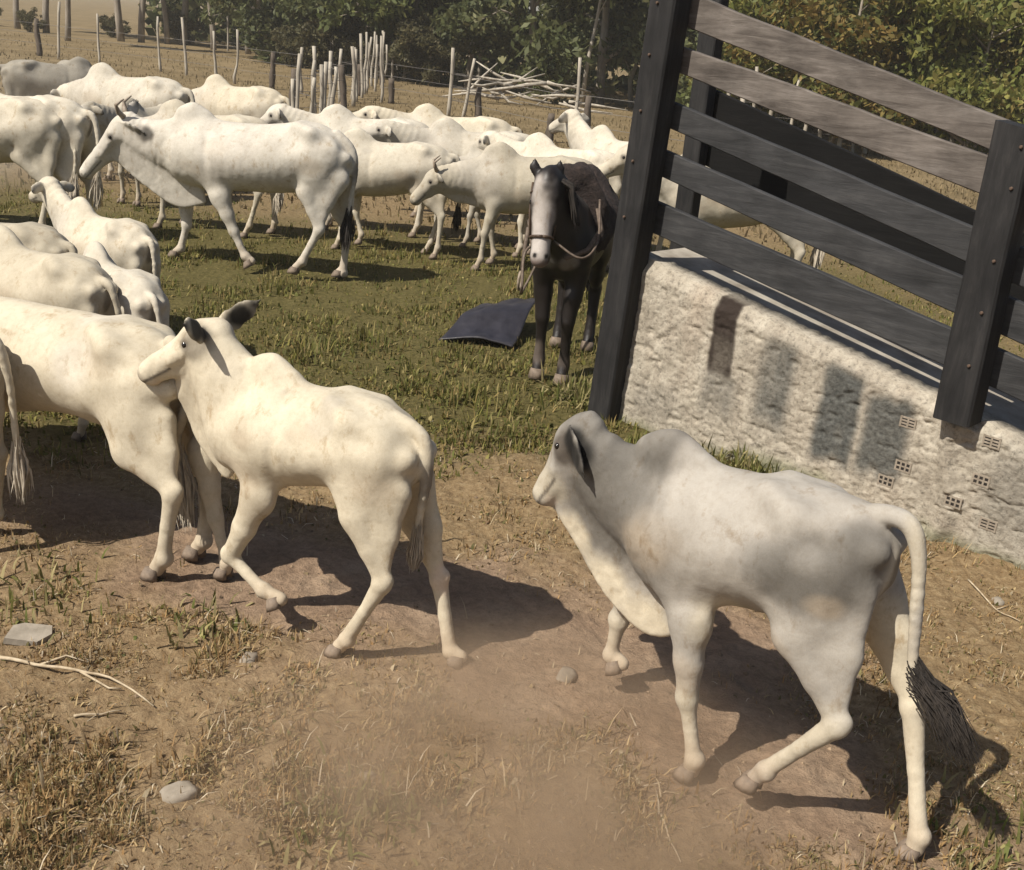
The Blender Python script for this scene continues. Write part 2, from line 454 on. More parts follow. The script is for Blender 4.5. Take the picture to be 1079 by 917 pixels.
    for sg, d in zip((1, -1), ears):
        if d is None: continue
        d = unit(d); b0 = P(.06, .045, sg * ear_b); el = earl * S
        nrm = a * .55 + s_ * sg * (.9 if d[2] < -.55 else .25) + upv * .2; nrm = unit(nrm - d * (nrm @ d))
        B.chain([b0, b0 + d * el * .3, b0 + d * el * .62, b0 + d * el], np.array([.024, .060, .054, .010]) * S, max(.24, vox / (.046 * S) * .8), nrm, .018 * S)
    # dewlap
    if dew is None:
        th = P(.28, .15); br = np.array([xf - .05 * S, 0, botz(xf - .2 * S) + .06 * S])
        mid = th * .5 + br * .5 - np.array([.0, 0, .05 * S])
        dew = [th, mid, br, np.array([xf - .28 * S, 0, botz(xf - .28 * S) + .02 * S])]
    dw = np.array(dew, float); tt_ = np.linspace(0, len(dw) - 1, 25)
    dw = np.stack([catmull(np.arange(len(dw)), dw[:, i], tt_) for i in range(3)], 1)
    for i_, ed in enumerate(dw):                  # a hanging sheet of skin between neck and dewlap edge
        f_i = i_ / 24.0
        inn = ne * (1 - f_i) + nb * f_i
        B.cone(ed, ed * .35 + inn * .65, .024 * S, .095 * S, .50, ns, .035 * S)
    # legs
    fx, bx = xf - .32 * S, xr + .20 * S
    eb = botz(fx) + .10 * S
    st = {'fl': 0, 'fr': 0, 'hl': 0, 'hr': 0}
    D_ = {}
    for kx, sg in (('fl', 1), ('fr', -1)):
        D_[kx] = [(fx - .02 * S, sg * .155 * S, .80 * S), (fx + .03 * S, sg * .15 * S, .43 * S), (fx + .01 * S, sg * .15 * S, .14 * S), (fx + .05 * S, sg * .15 * S, 0)]
    for kx, sg in (('hl', 1), ('hr', -1)):
        D_[kx] = [(bx + .24 * S, sg * .17 * S, .84 * S), (bx - .08 * S, sg * .145 * S, .53 * S), (bx - .03 * S, sg * .14 * S, .15 * S), (bx + .02 * S, sg * .14 * S, 0)]
    feet = []
    for kx in ('fl', 'fr', 'hl', 'hr'):
        q = D_[kx]
        if legs and kx in legs: q = legs[kx]
        if isinstance(q, (int, float)):            # swing: shift of the foot along x (metres)
            dx = q; q = [np.array(v, float) for v in D_[kx]]
            for i, fr in enumerate((0, .45 if kx[0] == 'f' else .35, .9, 1.0)): q[i][0] += dx * fr
            if dx < -.05: q[3][2] += .03; q[2][2] += .02
        q = [np.array(v, float) for v in q]
        if len(q) == 3: q.insert(2, q[1] + (q[2] - q[1]) * .72 + np.array([-.02 * S, 0, .0]))
        q[3][2] = max(q[3][2], 0.0)
        sg = 1 if kx[1] == 'l' else -1; l_ = lr * S
        ank = q[3] + np.array([-.012 * S, 0, .05 * S])
        if kx[0] == 'f':
            shp = np.array([q[0][0] * .6 + (hx - .02 * S) * .4, sg * .135 * S * wf, max(topz(hx) - .30 * S, q[0][2] + .20 * S)])
            tops = np.array([q[0][0] * .35 + (hx - .05 * S) * .65, sg * .085 * S * wf, topz(hx) - .12 * S])
            B.chain([tops, shp, q[0]], np.array([.085, .135, .10]) * S, .55, k=.07 * S)
            B.chain([q[0] + [0, 0, .02], q[0] * .5 + q[1] * .5, q[1]], np.array([.090, .061, .046]) * l_, .82, k=.03 * S)
            B.ball(q[1] + [.006 * S, 0, .01 * S], .050 * l_, .9, k=.016 * S); B.ball(q[2] + [-.008 * S, 0, .0], .044 * l_, k=.012 * S)
            B.chain([q[1], q[1] * .5 + q[2] * .5, q[2], ank], np.array([.043, .0315, .037, .037]) * l_, .9, k=.012 * S)
        else:
            hp = np.array([xr + .27 * S, sg * .125 * S, topz(xr + .27 * S) - .25 * S])
            bt = np.array([xr + .12 * S, sg * .105 * S, topz(xr + .1 * S) - .30 * S])
            B.chain([hp, q[0] * .5 + hp * .5, q[0]], np.array([.185, .138, .084]) * S, .50, k=.05 * S)
            B.chain([bt, bt * .45 + q[1] * .55 + [0, 0, .05 * S], q[1]], np.array([.112, .060, .030]) * S, .60, k=.045 * S)
            B.cone(q[0] * .55 + bt * .45, q[0] * .28 + q[1] * .62 + bt * .10, .092 * S, .036 * S, .5, k=.05 * S)
            B.chain([q[0], q[0] * .5 + q[1] * .5, q[1]], np.array([.080, .050, .039]) * S, .66, k=.025 * S)
            B.ball(q[1] + [-.022 * S, 0, .022 * S], .038 * l_, .8, k=.02 * S); B.ball(q[1] + [.006 * S, 0, -.01 * S], .048 * l_, .85, k=.018 * S); B.ball(q[2] + [-.008 * S, 0, .0], .044 * l_, k=.012 * S)
            B.chain([q[1], q[1] * .5 + q[2] * .5, q[2], ank], np.array([.046, .034, .038, .037]) * l_, .88, k=.012 * S)
        feet.append((q[3], q[2]))
    for sg in (-1, 1):
        B.cone((xr + .50 * S, sg * .105 * S * wf, hip_z - .045 * S), (xr + .36 * S, sg * .165 * S * wf, hip_z - .085 * S), .034 * S, .046 * S, k=.10 * S)
        B.ball((xr + .05 * S, sg * .085 * S, topz(xr + .07 * S) - .09 * S), .05 * S, k=.06 * S)
    if udder: B.ball((xr + .38 * S, 0, botz(xr + .38 * S) - .01), .12 * S, k=.06)
    # tail
    if tail is None:
        z0 = topz(xr + .08 * S)
        sw_ = r_.uniform(-.05, .05)
        tail = [(xr + .12 * S, 0, z0 - .03 * S), (xr - .03 * S, 0, z0 - .05 * S), (xr - .085 * S, sw_ * .4, z0 - .25 * S), (xr - .09 * S, sw_, z0 - .52 * S), (xr - .08 * S, sw_ * 1.6, .62 * S)]
    tail = np.array(tail, float)
    tr = np.linspace(.033, .013, len(tail)) * S; tr = np.maximum(tr, vox * .95)
    B.chain(tail, tr, k=.025 * S, fine=4)
    V, Q = B.extract(vox)
    V = relax(V, Q, 3, .45)
    nn = normals(V, Q)
    # shallow anatomy: ribs, neck folds, irregularity
    ub = (V[:, 0] - xr) / (xf - xr)
    fl = np.exp(-((ub - .52) / .17) ** 2) * (np.abs(nn[:, 1]) > .45) * (V[:, 2] > hip_z * .55)
    d = rib * fl * np.sin((V[:, 0] + .25 * V[:, 2]) / S * 2 * math.pi / .085)
    d = d + .007 * S * (fbm(V[:, 0] * 9 + 3.1 * seed, V[:, 2] * 9 + V[:, 1] * 5, 3) - .5)
    nk = sstep(xf - .10 * S, xf + .05 * S, V[:, 0]) * (1 - sstep(0, .12, (V - poll) @ a + .05))
    d = d + .0028 * S * nk * np.sin(((V - nb) @ unit(ne - nb)) / S * 2 * math.pi / .075 + 5 * (vnoise(V[:, 2] * 9, V[:, 0] * 5)))
    sdn = np.abs(nn[:, 1])
    def dent(x, z, rx, rz, amt):
        return amt * S * np.exp(-((V[:, 0] - x) / (rx * S)) ** 2 - ((V[:, 2] - z) / (rz * S)) ** 2) * sdn
    d = d - dent(xr + .52 * S, hip_z - .17 * S, .11, .10, .026)                      # flank hollow before the hip
    d = d - dent(hx - .20 * S, hip_z - .28 * S, .035, .22, .012)                     # behind the shoulder blade
    d = d + dent(hx - .06 * S, hip_z - .22 * S, .07, .20, .010)
    d = d - dent(xr + .23 * S, hip_z - .13 * S, .08, .05, .020)
    d = d - dent(xr + .47 * S, hip_z - .52 * S, .05, .12, .012)                      # fold of skin at the flank
    d = d - .0045 * S * sdn * np.clip(fbm(V[:, 0] * 26 / S + 9 * V[:, 2], V[:, 2] * 12 / S + seed, 3) - .5, 0, 1) * 3 * sstep(xf - .5 * S, xf - .1 * S, V[:, 0])
    V = V + nn * d[:, None]
    # coat colours: markings, with shade painted on ears and rump cleft
    col = np.repeat(np.array(base, float)[None], len(V), 0)
    def spot(c, r, rgb, st=1.0, sc=(1, 1, 1)):
        q = np.linalg.norm((V - np.array(c)) / (np.array(sc) * r), axis=1)
        wgt = (st * (1 - sstep(.55, 1.25, q + .35 * (fbm(V[:, 0] * 14 / S + 9, V[:, 2] * 14 / S + V[:, 1] * 9, 3) - .5))))[:, None]
        col[:] = col * (1 - wgt) + np.array(rgb) * wgt
    for sp in spots: spot(*sp)
    spot(P(1.03, .055), .062 * hs, DARK * 2.6, .85); spot(P(.93, .10), .05 * hs, PINK * .8, .35)
    for sg in (-1, 1): spot(P(.31, .036, sg * .08), .036 * hs, DARK * 1.6, .8)
    for sg in (-1, 1):
        spot(P(.985, .042, sg * .045), .016 * hs, DARK * .5, 1.0)
        m0, m1 = P(.70, .098, sg * .052), P(.99, .088, sg * .04); mt = np.clip(((V - m0) @ (m1 - m0)) / ((m1 - m0) @ (m1 - m0)), 0, 1)
        wm_ = (.8 * (1 - sstep(.006 * hs, .016 * hs, np.linalg.norm(V - m0 - mt[:, None] * (m1 - m0), axis=1) - .018 * hs)) * (1 - sstep(.003 * hs, .012 * hs, np.abs((V - m0 - mt[:, None] * (m1 - m0)) @ upv))))[:, None]
        col = col * (1 - wm_) + DARK * 1.2 * wm_
    for sg, dd in zip((1, -1), ears):
        if dd is None: continue
        b0 = P(.06, .045, sg * ear_b); dd = unit(dd)
        spot(b0 + dd * earl * S * .98, .07 * S, GREY * (.08 if shaded_ear else .22), .85); spot(b0 + dd * earl * S * .5, .08 * S, GREY * (.04 if shaded_ear else 1.0), .95 if shaded_ear else .4)  # the ear flag paints the ear's shade into the coat
        if shaded_ear and sg == 1: spot(b0 + dd * earl * S * .2, .06 * S, GREY * .04, .97)
    for f_, an in feet:
        dd = np.linalg.norm(V - f_, axis=1); wgt = (.55 * (1 - sstep(.05 * S, .30 * S, dd)))[:, None]
        col = col * (1 - wgt) + np.array([.42, .33, .24]) * wgt
    for _i in range(14):                           # dirt smudges
        spot((r_.uniform(xr + .05 * S, xf), r_.choice([-1, 1]) * .24 * S, r_.uniform(.45, 1.2) * S), r_.uniform(.05, .16) * S, np.array([.40, .325, .235]), r_.uniform(.15, .5), (1.4, 1, .8))
    for _i in range(5):
        spot((r_.uniform(xr + .1 * S, xf), r_.uniform(-.1, .2) * S, hip_z - r_.uniform(0, .3) * S), r_.uniform(.03, .1) * S, GREY * 1.1, r_.uniform(.15, .35), (1.3, 1, 1))
    spot((xr - .01 * S, 0, topz(xr + .1 * S) - .24 * S), .085 * S, DARK * 2.2, .8, (.6, .45, 1.5))  # shade of the rump cleft painted dark into the coat
    me = np_mesh(name + '_body', V, Q, True, col)
    link('body', me, HIDE, root)
    for f_, an in feet: add_hoof(root, f_, an, S * lr)
    em = eye_mesh(.0185 * hs)
    for sg in (-1, 1):
        e = link('eye', em, EYE, root); e.location = P(.31, .038, sg * (.083 + eye_out))
    if horns:
        for sg in (-1, 1):
            b0 = P(-.01, .015, sg * .05); mb = MB()
            pts = [b0, b0 + s_ * sg * .05 * S + upv * .05 * S * 1 - a * .02, b0 + s_ * sg * .075 * S + upv * .10 * S - a * .06 * S, b0 + s_ * sg * .07 * S + upv * .08 * S - a * (.10 + horns * .6)]
            mb.tube(pts, np.array([.028, .023, .016, .006]) * S, 8); mb.build('horn', HORN, root, True)
    # tail switch: a bundle of hair strands
    mb = MB(); t0 = tail[-1]; td = unit(tail[-1] - tail[-2]) if switch_to is None else unit(np.array(switch_to) - tail[-1])
    for i in range(420 if vox < .012 else 70):
        off = r_.normal(0, .014 * S, 3); sp_ = r_.normal(0, .030 * S * min(1, switch_len / .26) * .8, 3); ln = switch_len * S * r_.uniform(.7, 1.1)
        bk_ = r_.uniform(0, .13); p0 = t0 - unit(tail[-1] - tail[-2]) * bk_ * S + off * .8; p1 = t0 + td * ln * .5 + off + sp_ * .9 + np.array([0, 0, .035 if switch_to is not None else 0]) * S; p2 = t0 + td * ln + sp_ * 1.0 + np.array([0, 0, -.05 if switch_to is not None else -.02])
        mb.tube([p0, p1, p2], np.array([.0025, .0034 if vox < .012 else .009, .0006]) * S, 3 if vox < .012 else 4, False)
    mb.build('tail_switch', SWITCH_DARK if switch == 'dark' else SWITCH_PALE, root, True)
    return root

# ------------------------------------------------------------------ ground: one sheet to the horizon
def terrain(x, y):
    return .008 * np.maximum(np.asarray(y, float) - 20, 0) + 0 * np.asarray(x, float)
def masks(x, y):
    """how grassy / green / dry each spot of the ground is"""
    x = np.asarray(x, float); y = np.asarray(y, float)
    n = fbm(x * .9 + 40, y * .9 + 3, 4) - .5
    n2 = fbm(x * 3.1 + 11, y * 3.1 + 8, 3) - .5
    edge = 5.75 + .10 * x
    green = sstep(-.45, .55, y - edge - .35 + 1.5 * n + .5 * n2) * (1 - sstep(12, 17, y + 3 * n)) * (1 - sstep(3.5, 6, x))
    dry = sstep(-.5, .25, y - 4.75 + .2 * x + 1.3 * n + .8 * n2) * (1 - .7 * green)
    litter = sstep(-.35, .35, (-x - .35) * .55 - (y - 3.75) * .75 + 1.2 * n + .8 * n2) * sstep(-6, -5, -y)
    right = sstep(-.3, .4, x - 1.35 + .5 * n2 + .5 * n) * sstep(-.3, .5, y - 3.0 - .2 * (2 - x) + n)
    dry = np.clip(np.maximum(dry, np.maximum(litter * .85, right)), 0, 1)
    far = sstep(13, 20, y)
    return green, dry, far
def gauss_axis(lo, hi, c0, c1, fine, grow):
    a = list(np.arange(c0, c1, fine)); d = fine
    while a[-1] < hi: d *= grow; a.append(a[-1] + d)
    d = fine
    while a[0] > lo: d *= grow; a.insert(0, a[0] - d)
    return np.array(a)
gx = gauss_axis(-400, 400, -3.4, 3.4, .018, 1.07); gy = gauss_axis(-30, 900, 2.0, 6.2, .018, 1.03)
GX, GY = np.meshgrid(gx, gy, indexing='ij')
# hoof prints trodden into the bare earth
_dg = .0125; _dx0, _dy0, _dnx, _dny = -4.0, 1.6, 640, 440
DENT = np.zeros((_dnx, _dny))
for _k in range(420):
    cx_, cy_ = rng.uniform(-3.2, 3.2), rng.uniform(1.8, 6.2); an_ = rng.uniform(2.0, 3.2); sz_ = rng.uniform(.035, .06)
    i0_, j0_ = int((cx_ - _dx0) / _dg), int((cy_ - _dy0) / _dg); w_ = 10
    a0_, a1_, b0_, b1_ = max(i0_ - w_, 0), min(i0_ + w_, _dnx), max(j0_ - w_, 0), min(j0_ + w_, _dny)
    xx_, yy_ = np.meshgrid(_dx0 + _dg * np.arange(a0_, a1_) - cx_, _dy0 + _dg * np.arange(b0_, b1_) - cy_, indexing='ij')
    uu_, vv_ = xx_ * math.cos(an_) + yy_ * math.sin(an_), -xx_ * math.sin(an_) + yy_ * math.cos(an_)
    rr_ = np.sqrt((uu_ / 1.25) ** 2 + vv_ ** 2) / sz_
    DENT[a0_:a1_, b0_:b1_] += rng.uniform(.006, .02) * (-np.exp(-rr_ ** 2 * 1.6) + .55 * np.exp(-((rr_ - 1.25) / .3) ** 2)) * (1 - .5 * np.exp(-(vv_ / (.18 * sz_)) ** 2))
def dents(x, y):
    u = np.clip((np.asarray(x, float) - _dx0) / _dg, 0, _dnx - 1.001); v = np.clip((np.asarray(y, float) - _dy0) / _dg, 0, _dny - 1.001)
    i, j = u.astype(int), v.astype(int); f, g = u - i, v - j
    return DENT[i, j] * (1 - f) * (1 - g) + DENT[i + 1, j] * f * (1 - g) + DENT[i, j + 1] * (1 - f) * g + DENT[i + 1, j + 1] * f * g
def relief(x, y):
    m = 1 - sstep(10, 16, np.asarray(y, float))
    return (.050 * (fbm(x * 1.3, y * 1.3, 3) - .5) + .035 * (fbm(x * 6 + 3, y * 6, 3) - .5) + .018 * (fbm(x * 21, y * 21 + 7, 2) - .5)) * m - .006 + dents(x, y)
GZ = terrain(GX, GY) + relief(GX, GY)
def ground_z(x, y): return float(terrain(x, y) + relief(x, y))
nxg, nyg = GX.shape
ii = (np.arange(nxg - 1)[:, None] * nyg + np.arange(nyg - 1)[None]).ravel()
gme = np_mesh('ground', np.stack([GX.ravel(), GY.ravel(), GZ.ravel()], 1), np.stack([ii, ii + nyg, ii + nyg + 1, ii + 1], 1), True)
g_, d_, f_ = masks(GX.ravel(), GY.ravel())
ca = gme.color_attributes.new('Mask', 'FLOAT_COLOR', 'POINT')
ca.data.foreach_set('color', np.stack([g_, d_, f_, np.ones_like(g_)], 1).astype(np.float32).ravel())
gm, nt, p = new_mat('trampled_ground')
sep = nt.nodes.new('ShaderNodeSeparateColor'); nt.links.new(attr(nt, 'Mask'), sep.inputs[0])
nb_ = noise(nt, 2.2, 8, .65); nf = noise(nt, 26, 8, .7); nv = noise(nt, 120, 3, .6)
dirt = ramp(nt, nb_, [(.25, (0.201, 0.132, 0.085)), (.5, (0.287, 0.199, 0.132)), (.75, (0.384, 0.281, 0.193))])
dirt = mix(nt, dirt, ramp(nt, nf, [(.3, .62), (.62, 1.15)]), .8, 'MULTIPLY')
dryc = mix(nt, ramp(nt, nf, [(.3, (0.128, 0.084, 0.046)), (.5, (0.256, 0.182, 0.097)), (.7, (0.422, 0.326, 0.192))]), (0.243, 0.160, 0.083), .35)
grn = ramp(nt, nf, [(.3, (0.061, 0.054, 0.019)), (.55, (0.119, 0.099, 0.037)), (.75, (0.187, 0.148, 0.068))])
farc = mix(nt, ramp(nt, noise(nt, .55, 6, .65), [(.3, (.150, .110, .055)), (.7, (.255, .190, .105))]), ramp(nt, nf, [(.3, .7), (.7, 1.15)]), .8, 'MULTIPLY')
c = mix(nt, dirt, dryc, sep.outputs[1]); c = mix(nt, c, grn, sep.outputs[0]); c = mix(nt, c, farc, sep.outputs[2])
c = mix(nt, c, ramp(nt, nv, [(.3, .82), (.7, 1.12)]), .6, 'MULTIPLY')
nt.links.new(c, p.inputs['Base Color']); p.inputs['Roughness'].default_value = .95; p.inputs['Specular IOR Level'].default_value = .1
b1 = N(nt, 'ShaderNodeBump', Strength=.9, Distance=.03); nt.links.new(nf, b1.inputs['Height'])
b2 = N(nt, 'ShaderNodeBump', Strength=.5, Distance=.006); nt.links.new(nv, b2.inputs['Height'])
nt.links.new(b1.outputs[0], b2.inputs['Normal']); nt.links.new(b2.outputs[0], p.inputs['Normal'])
tag(link('ground', gme, gm), 'brown trampled earth and grass pasture under the herd', 'ground', kind='structure')

# ------------------------------------------------------------------ loading ramp: concrete wall, posts and boards
RA = gnd(632, 435); RB = gnd(985, 565); RD = unit(RB - RA); RN = np.array([RD[1], -RD[0], 0])
if RN @ (CC - RA) < 0: RN = -RN
UZ = np.array([0, 0, 1.0])
def rp(s, off, z): return RA + RD * s - RN * off + UZ * z       # along the wall, behind its face, up
wall_top = lambda s: 1.150 - .183 * s if s < 4.2 else .38
def wood_mat(name, c0, c1, c2, rough=.8, along=0):
    m, nt, p = new_mat(name)
    st = [(1, 1, 1), (1, 1, 1)][0]
    tcn = nt.nodes.new('ShaderNodeTexCoord'); mp = nt.nodes.new('ShaderNodeMapping')
    mp.inputs['Scale'].default_value = (.12, 1, 1) if along == 0 else (1, 1, .12)
    nt.links.new(tcn.outputs['Object'], mp.inputs[0])
    f1 = N(nt, 'ShaderNodeTexNoise', Scale=22, Detail=8, Roughness=.7, Distortion=.6); nt.links.new(mp.outputs[0], f1.inputs['Vector'])
    f2 = N(nt, 'ShaderNodeTexNoise', Scale=3.2, Detail=5, Roughness=.6); nt.links.new(tcn.outputs['Object'], f2.inputs['Vector'])
    f3 = N(nt, 'ShaderNodeTexNoise', Scale=90, Detail=3, Roughness=.6); nt.links.new(mp.outputs[0], f3.inputs['Vector'])
    c = ramp(nt, f1.outputs[0], [(.3, c0), (.52, c1), (.75, c2)])
    c = mix(nt, c, ramp(nt, f2.outputs[0], [(.3, .55), (.62, 1.2)]), .8, 'MULTIPLY')
    nt.links.new(c, p.inputs['Base Color']); p.inputs['Roughness'].default_value = rough; p.inputs['Specular IOR Level'].default_value = .25
    b = N(nt, 'ShaderNodeBump', Strength=.55, Distance=.008); nt.links.new(f1.outputs[0], b.inputs['Height'])
    b3 = N(nt, 'ShaderNodeBump', Strength=.3, Distance=.003); nt.links.new(f3.outputs[0], b3.inputs['Height'])
    nt.links.new(b.outputs[0], b3.inputs['Normal']); nt.links.new(b3.outputs[0], p.inputs['Normal'])
    return m
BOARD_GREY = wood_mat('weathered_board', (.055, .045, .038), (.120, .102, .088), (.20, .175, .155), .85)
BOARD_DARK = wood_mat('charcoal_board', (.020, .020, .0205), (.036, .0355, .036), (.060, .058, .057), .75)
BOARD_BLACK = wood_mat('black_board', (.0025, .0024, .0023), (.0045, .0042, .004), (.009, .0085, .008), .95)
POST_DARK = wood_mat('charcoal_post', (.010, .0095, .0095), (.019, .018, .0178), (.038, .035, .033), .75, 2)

# rough cast concrete wall
wm, nt, p = new_mat('rough_plaster')
tcw = nt.nodes.new('ShaderNodeTexCoord')
v1 = N(nt, 'ShaderNodeTexNoise', Scale=7, Detail=9, Roughness=.72); v2 = N(nt, 'ShaderNodeTexNoise', Scale=42, Detail=6, Roughness=.7); v3 = N(nt, 'ShaderNodeTexNoise', Scale=2.1, Detail=4, Roughness=.6)
mpw = nt.nodes.new('ShaderNodeMapping'); mpw.inputs['Scale'].default_value = (1, 1, .42); mpw.inputs['Rotation'].default_value = (0, .35, 0); nt.links.new(tcw.outputs['Object'], mpw.inputs[0])
for v in (v1, v2, v3): nt.links.new((mpw if v is not v2 else tcw).outputs[0 if v is not v2 else 'Object'], v.inputs['Vector'])
cw = ramp(nt, v1.outputs[0], [(.28, (0.235, 0.201, 0.157)), (.5, (0.369, 0.324, 0.257)), (.72, (0.492, 0.442, 0.358))])
cw = mix(nt, cw, (.46, .36, .27), ramp(nt, v3.outputs[0], [(.55, 0.0), (.72, .3)]))
cw = mix(nt, cw, ramp(nt, v2.outputs[0], [(.33, .42), (.48, .95), (.7, 1.1)]), .85, 'MULTIPLY')
sepw = nt.nodes.new('ShaderNodeSeparateColor'); nt.links.new(attr(nt, 'StainShadow'), sepw.inputs[0])
cw = mix(nt, cw, ramp(nt, v2.outputs[0], [(.3, (.045, .046, .042)), (.7, (.13, .128, .115))]), sepw.outputs[0])
cw = mix(nt, cw, (.035, .026, .021), sepw.outputs[1])  # dark stripe: shadow painted into the wall colour
cw = mix(nt, cw, (.10, .115, .04), sepw.outputs[2])
nt.links.new(cw, p.inputs['Base Color']); p.inputs['Roughness'].default_value = .95; p.inputs['Specular IOR Level'].default_value = .15
bw = N(nt, 'ShaderNodeBump', Strength=.8, Distance=.012); nt.links.new(v2.outputs[0], bw.inputs['Height']); nt.links.new(bw.outputs[0], p.inputs['Normal'])

ramp_root = empty('loading_ramp', tuple(RA), math.atan2(RD[1], RD[0]))
tag(ramp_root, 'cattle loading ramp with rough stained concrete wall and black plank railings', 'loading ramp')
def rl(s, off, z): return np.array([s, off, z])     # local coordinates of the ramp (x along wall, y behind its face)
SW, TW = 4.6, .0
# bricks left bare where the plaster fell off: openings in the face (s, z centre)
brick_spots = [(lambda p_: ((p_ - RA) @ RD, p_[2]))(on_plane(bx0, by0, RA, RN)) for bx0, by0 in ((956, 446), (933, 507), (951, 492), (1045, 466), (1034, 506), (1006, 528), (1041, 553))]
BW, BH = .096, .064
ns_, nz_ = 420, 110
ss = np.linspace(-.02, SW, ns_); zz = np.linspace(-.12, 1.0, nz_)
S_, Q_ = np.meshgrid(ss, np.linspace(0, 1, nz_), indexing='ij')
WT = np.array([wall_top(s) for s in ss])[:, None]
edge_n = .035 * (fbm(ss * 9, ss * 0 + 2, 4) - .5)[:, None] + .02 * (vnoise(ss * 40, ss * 0) - .5)[:, None]
Z_ = -.12 + Q_ * (WT + .12 + edge_n)
disp = .030 * (fbm(S_ * 2.2, Z_ * 2.2 + 9, 3) - .5) + .012 * (fbm(S_ * 11, Z_ * 11, 4) - .5) + .012 * (fbm(S_ * 40, Z_ * 40, 2) - .5) - .012 * sstep(.60, .8, fbm(S_ * 12 + 50, Z_ * 22, 3))
disp += .045 * np.exp(-((S_ - 2.42 - .03 * np.sin(Z_ * 9)) / .055) ** 2) * sstep(.85, .6, Z_)          # lump of mortar below the second post
disp += -.05 * sstep(.93, 1.0, Q_)                                                                 # worn upper edge
OFF = -disp
hole = np.zeros_like(S_, bool)
for (bs, bz) in brick_spots:
    inside = np.maximum(np.abs(S_ - bs) / (BW / 2), np.abs(Z_ - bz) / (BH / 2)) + .25 * (vnoise(S_ * 60, Z_ * 60) - .5)
    wgt_ = 1 - sstep(.95, 1.25, inside); OFF = OFF * (1 - wgt_) + wgt_ * (OFF[inside < .9].mean() + .004)
gst = np.zeros(S_.shape + (4,)); gst[..., 3] = 1
nzz = fbm(S_ * 8, Z_ * 3, 4)
def stain_or_shadow(s0, s1, z0, z1, ch, st, soft=.03):
    m = sstep(s0 - soft, s0 + soft, S_ + .05 * (nzz - .5)) * (1 - sstep(s1 - soft, s1 + soft, S_ + .05 * (nzz - .5))) * sstep(z0 - soft * 2, z0 + soft * 2, Z_ + .14 * (nzz - .5)) * (1 - sstep(z1 - soft, z1 + soft, Z_ + .10 * (nzz - .5)))
    gst[..., ch] = np.maximum(gst[..., ch], m * st * (.55 + .9 * nzz).clip(0, 1))
stain_or_shadow(.80, .97, .50, 1.05, 1, 1.0, .012); stain_or_shadow(.78, 1.02, .25, .52, 0, .6, .05)  # first call paints a post stub's shadow onto the wall, second a stain
stain_or_shadow(1.18, 1.40, .30, .82, 0, .85, .05); stain_or_shadow(1.60, 1.86, .22, .78, 0, 1.0, .035); stain_or_shadow(1.90, 2.16, .24, .70, 0, .95, .04)
stain_or_shadow(.25, .6, .12, .3, 0, .35, .08); stain_or_shadow(2.6, 3.4, .1, .6, 0, .45, .12)
stain_or_shadow(1.1, 1.75, -.1, .12, 2, .6, .06); stain_or_shadow(-.1, 4.6, -.2, .04, 2, .5, .05)
V = np.stack([S_, OFF, Z_], -1).reshape(-1, 3)
jj = (np.arange(ns_ - 1)[:, None] * nz_ + np.arange(nz_ - 1)[None]).ravel()
Fq = [np.stack([jj, jj + nz_, jj + nz_ + 1, jj + 1], 1)]
nV = len(V); TH = .22
topi = np.arange(ns_) * nz_ + nz_ - 1; boti = np.arange(ns_) * nz_
back_t = np.stack([ss, np.full(ns_, TH), WT[:, 0] + .012 * (vnoise(ss * 30, ss * 0 + 5) - .5)], 1); back_b = np.stack([ss, np.full(ns_, TH), np.full(ns_, -.12)], 1)
V = np.concatenate([V, back_t, back_b]); bt = nV + np.arange(ns_); bb = nV + ns_ + np.arange(ns_)
Fq.append(np.stack([topi[:-1], topi[1:], bt[1:], bt[:-1]], 1)); Fq.append(np.stack([bt[:-1], bt[1:], bb[1:], bb[:-1]], 1))
Fl = np.array([list(range(0, nz_)) + [bt[0], bb[0]]]); Fr = np.array([list(range((ns_ - 1) * nz_, ns_ * nz_))[::-1] + [bb[-1], bt[-1]]])
wme = np_mesh('wall', V, Fq + [Fl, Fr], True)
sa = wme.color_attributes.new('StainShadow', 'FLOAT_COLOR', 'POINT')
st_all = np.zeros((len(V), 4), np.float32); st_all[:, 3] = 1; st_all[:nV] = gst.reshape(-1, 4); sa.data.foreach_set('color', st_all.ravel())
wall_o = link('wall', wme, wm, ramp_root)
# bare hollow bricks
BRICK = simple('hollow_brick', [(.3, (.20, .165, .125)), (.7, (.33, .28, .22))], 30, .95, .6, .006)
HOLE_SHADE = simple('brick_hole_shade', [(.3, (.012, .01, .009)), (.7, (.03, .024, .02))], 20, .9, 0)  # near-black plate colour standing in for the shade inside the holes
for i, (bs, bz) in enumerate(brick_spots):
    mb = MB(); k0 = .010; ib_ = int(round((bs + .02) / (SW + .02) * (ns_ - 1))); offs = float(OFF[ib_, np.argmin(np.abs(Z_[ib_] - bz))]) - .007
    nh, nv_ = (3, 2) if i % 3 else (2, 3)
    xs_ = np.linspace(-BW / 2 + .006, BW / 2 - .006, nh + 1); zs_ = np.linspace(-BH / 2 + .006, BH / 2 - .006, nv_ + 1)
    wj = .0048
    for xx in xs_: mb.box((bs + xx, offs + .0305, bz), (wj, 0, 0), (0, .03, 0), (0, 0, BH / 2))
    for zq in zs_: mb.box((bs, offs + .031, bz + zq), (BW / 2, 0, 0), (0, .029, 0), (0, 0, wj * .95))
    b_ = mb.build('hollow_brick', BRICK, wall_o); b_.rotation_euler = (0, 0, 0)
    mh = MB(); mh.box((bs, offs + .010, bz), (BW / 2 - .004, 0, 0), (0, .006, 0), (0, 0, BH / 2 - .004)); mh.build('brick_hole_shade', HOLE_SHADE, b_)
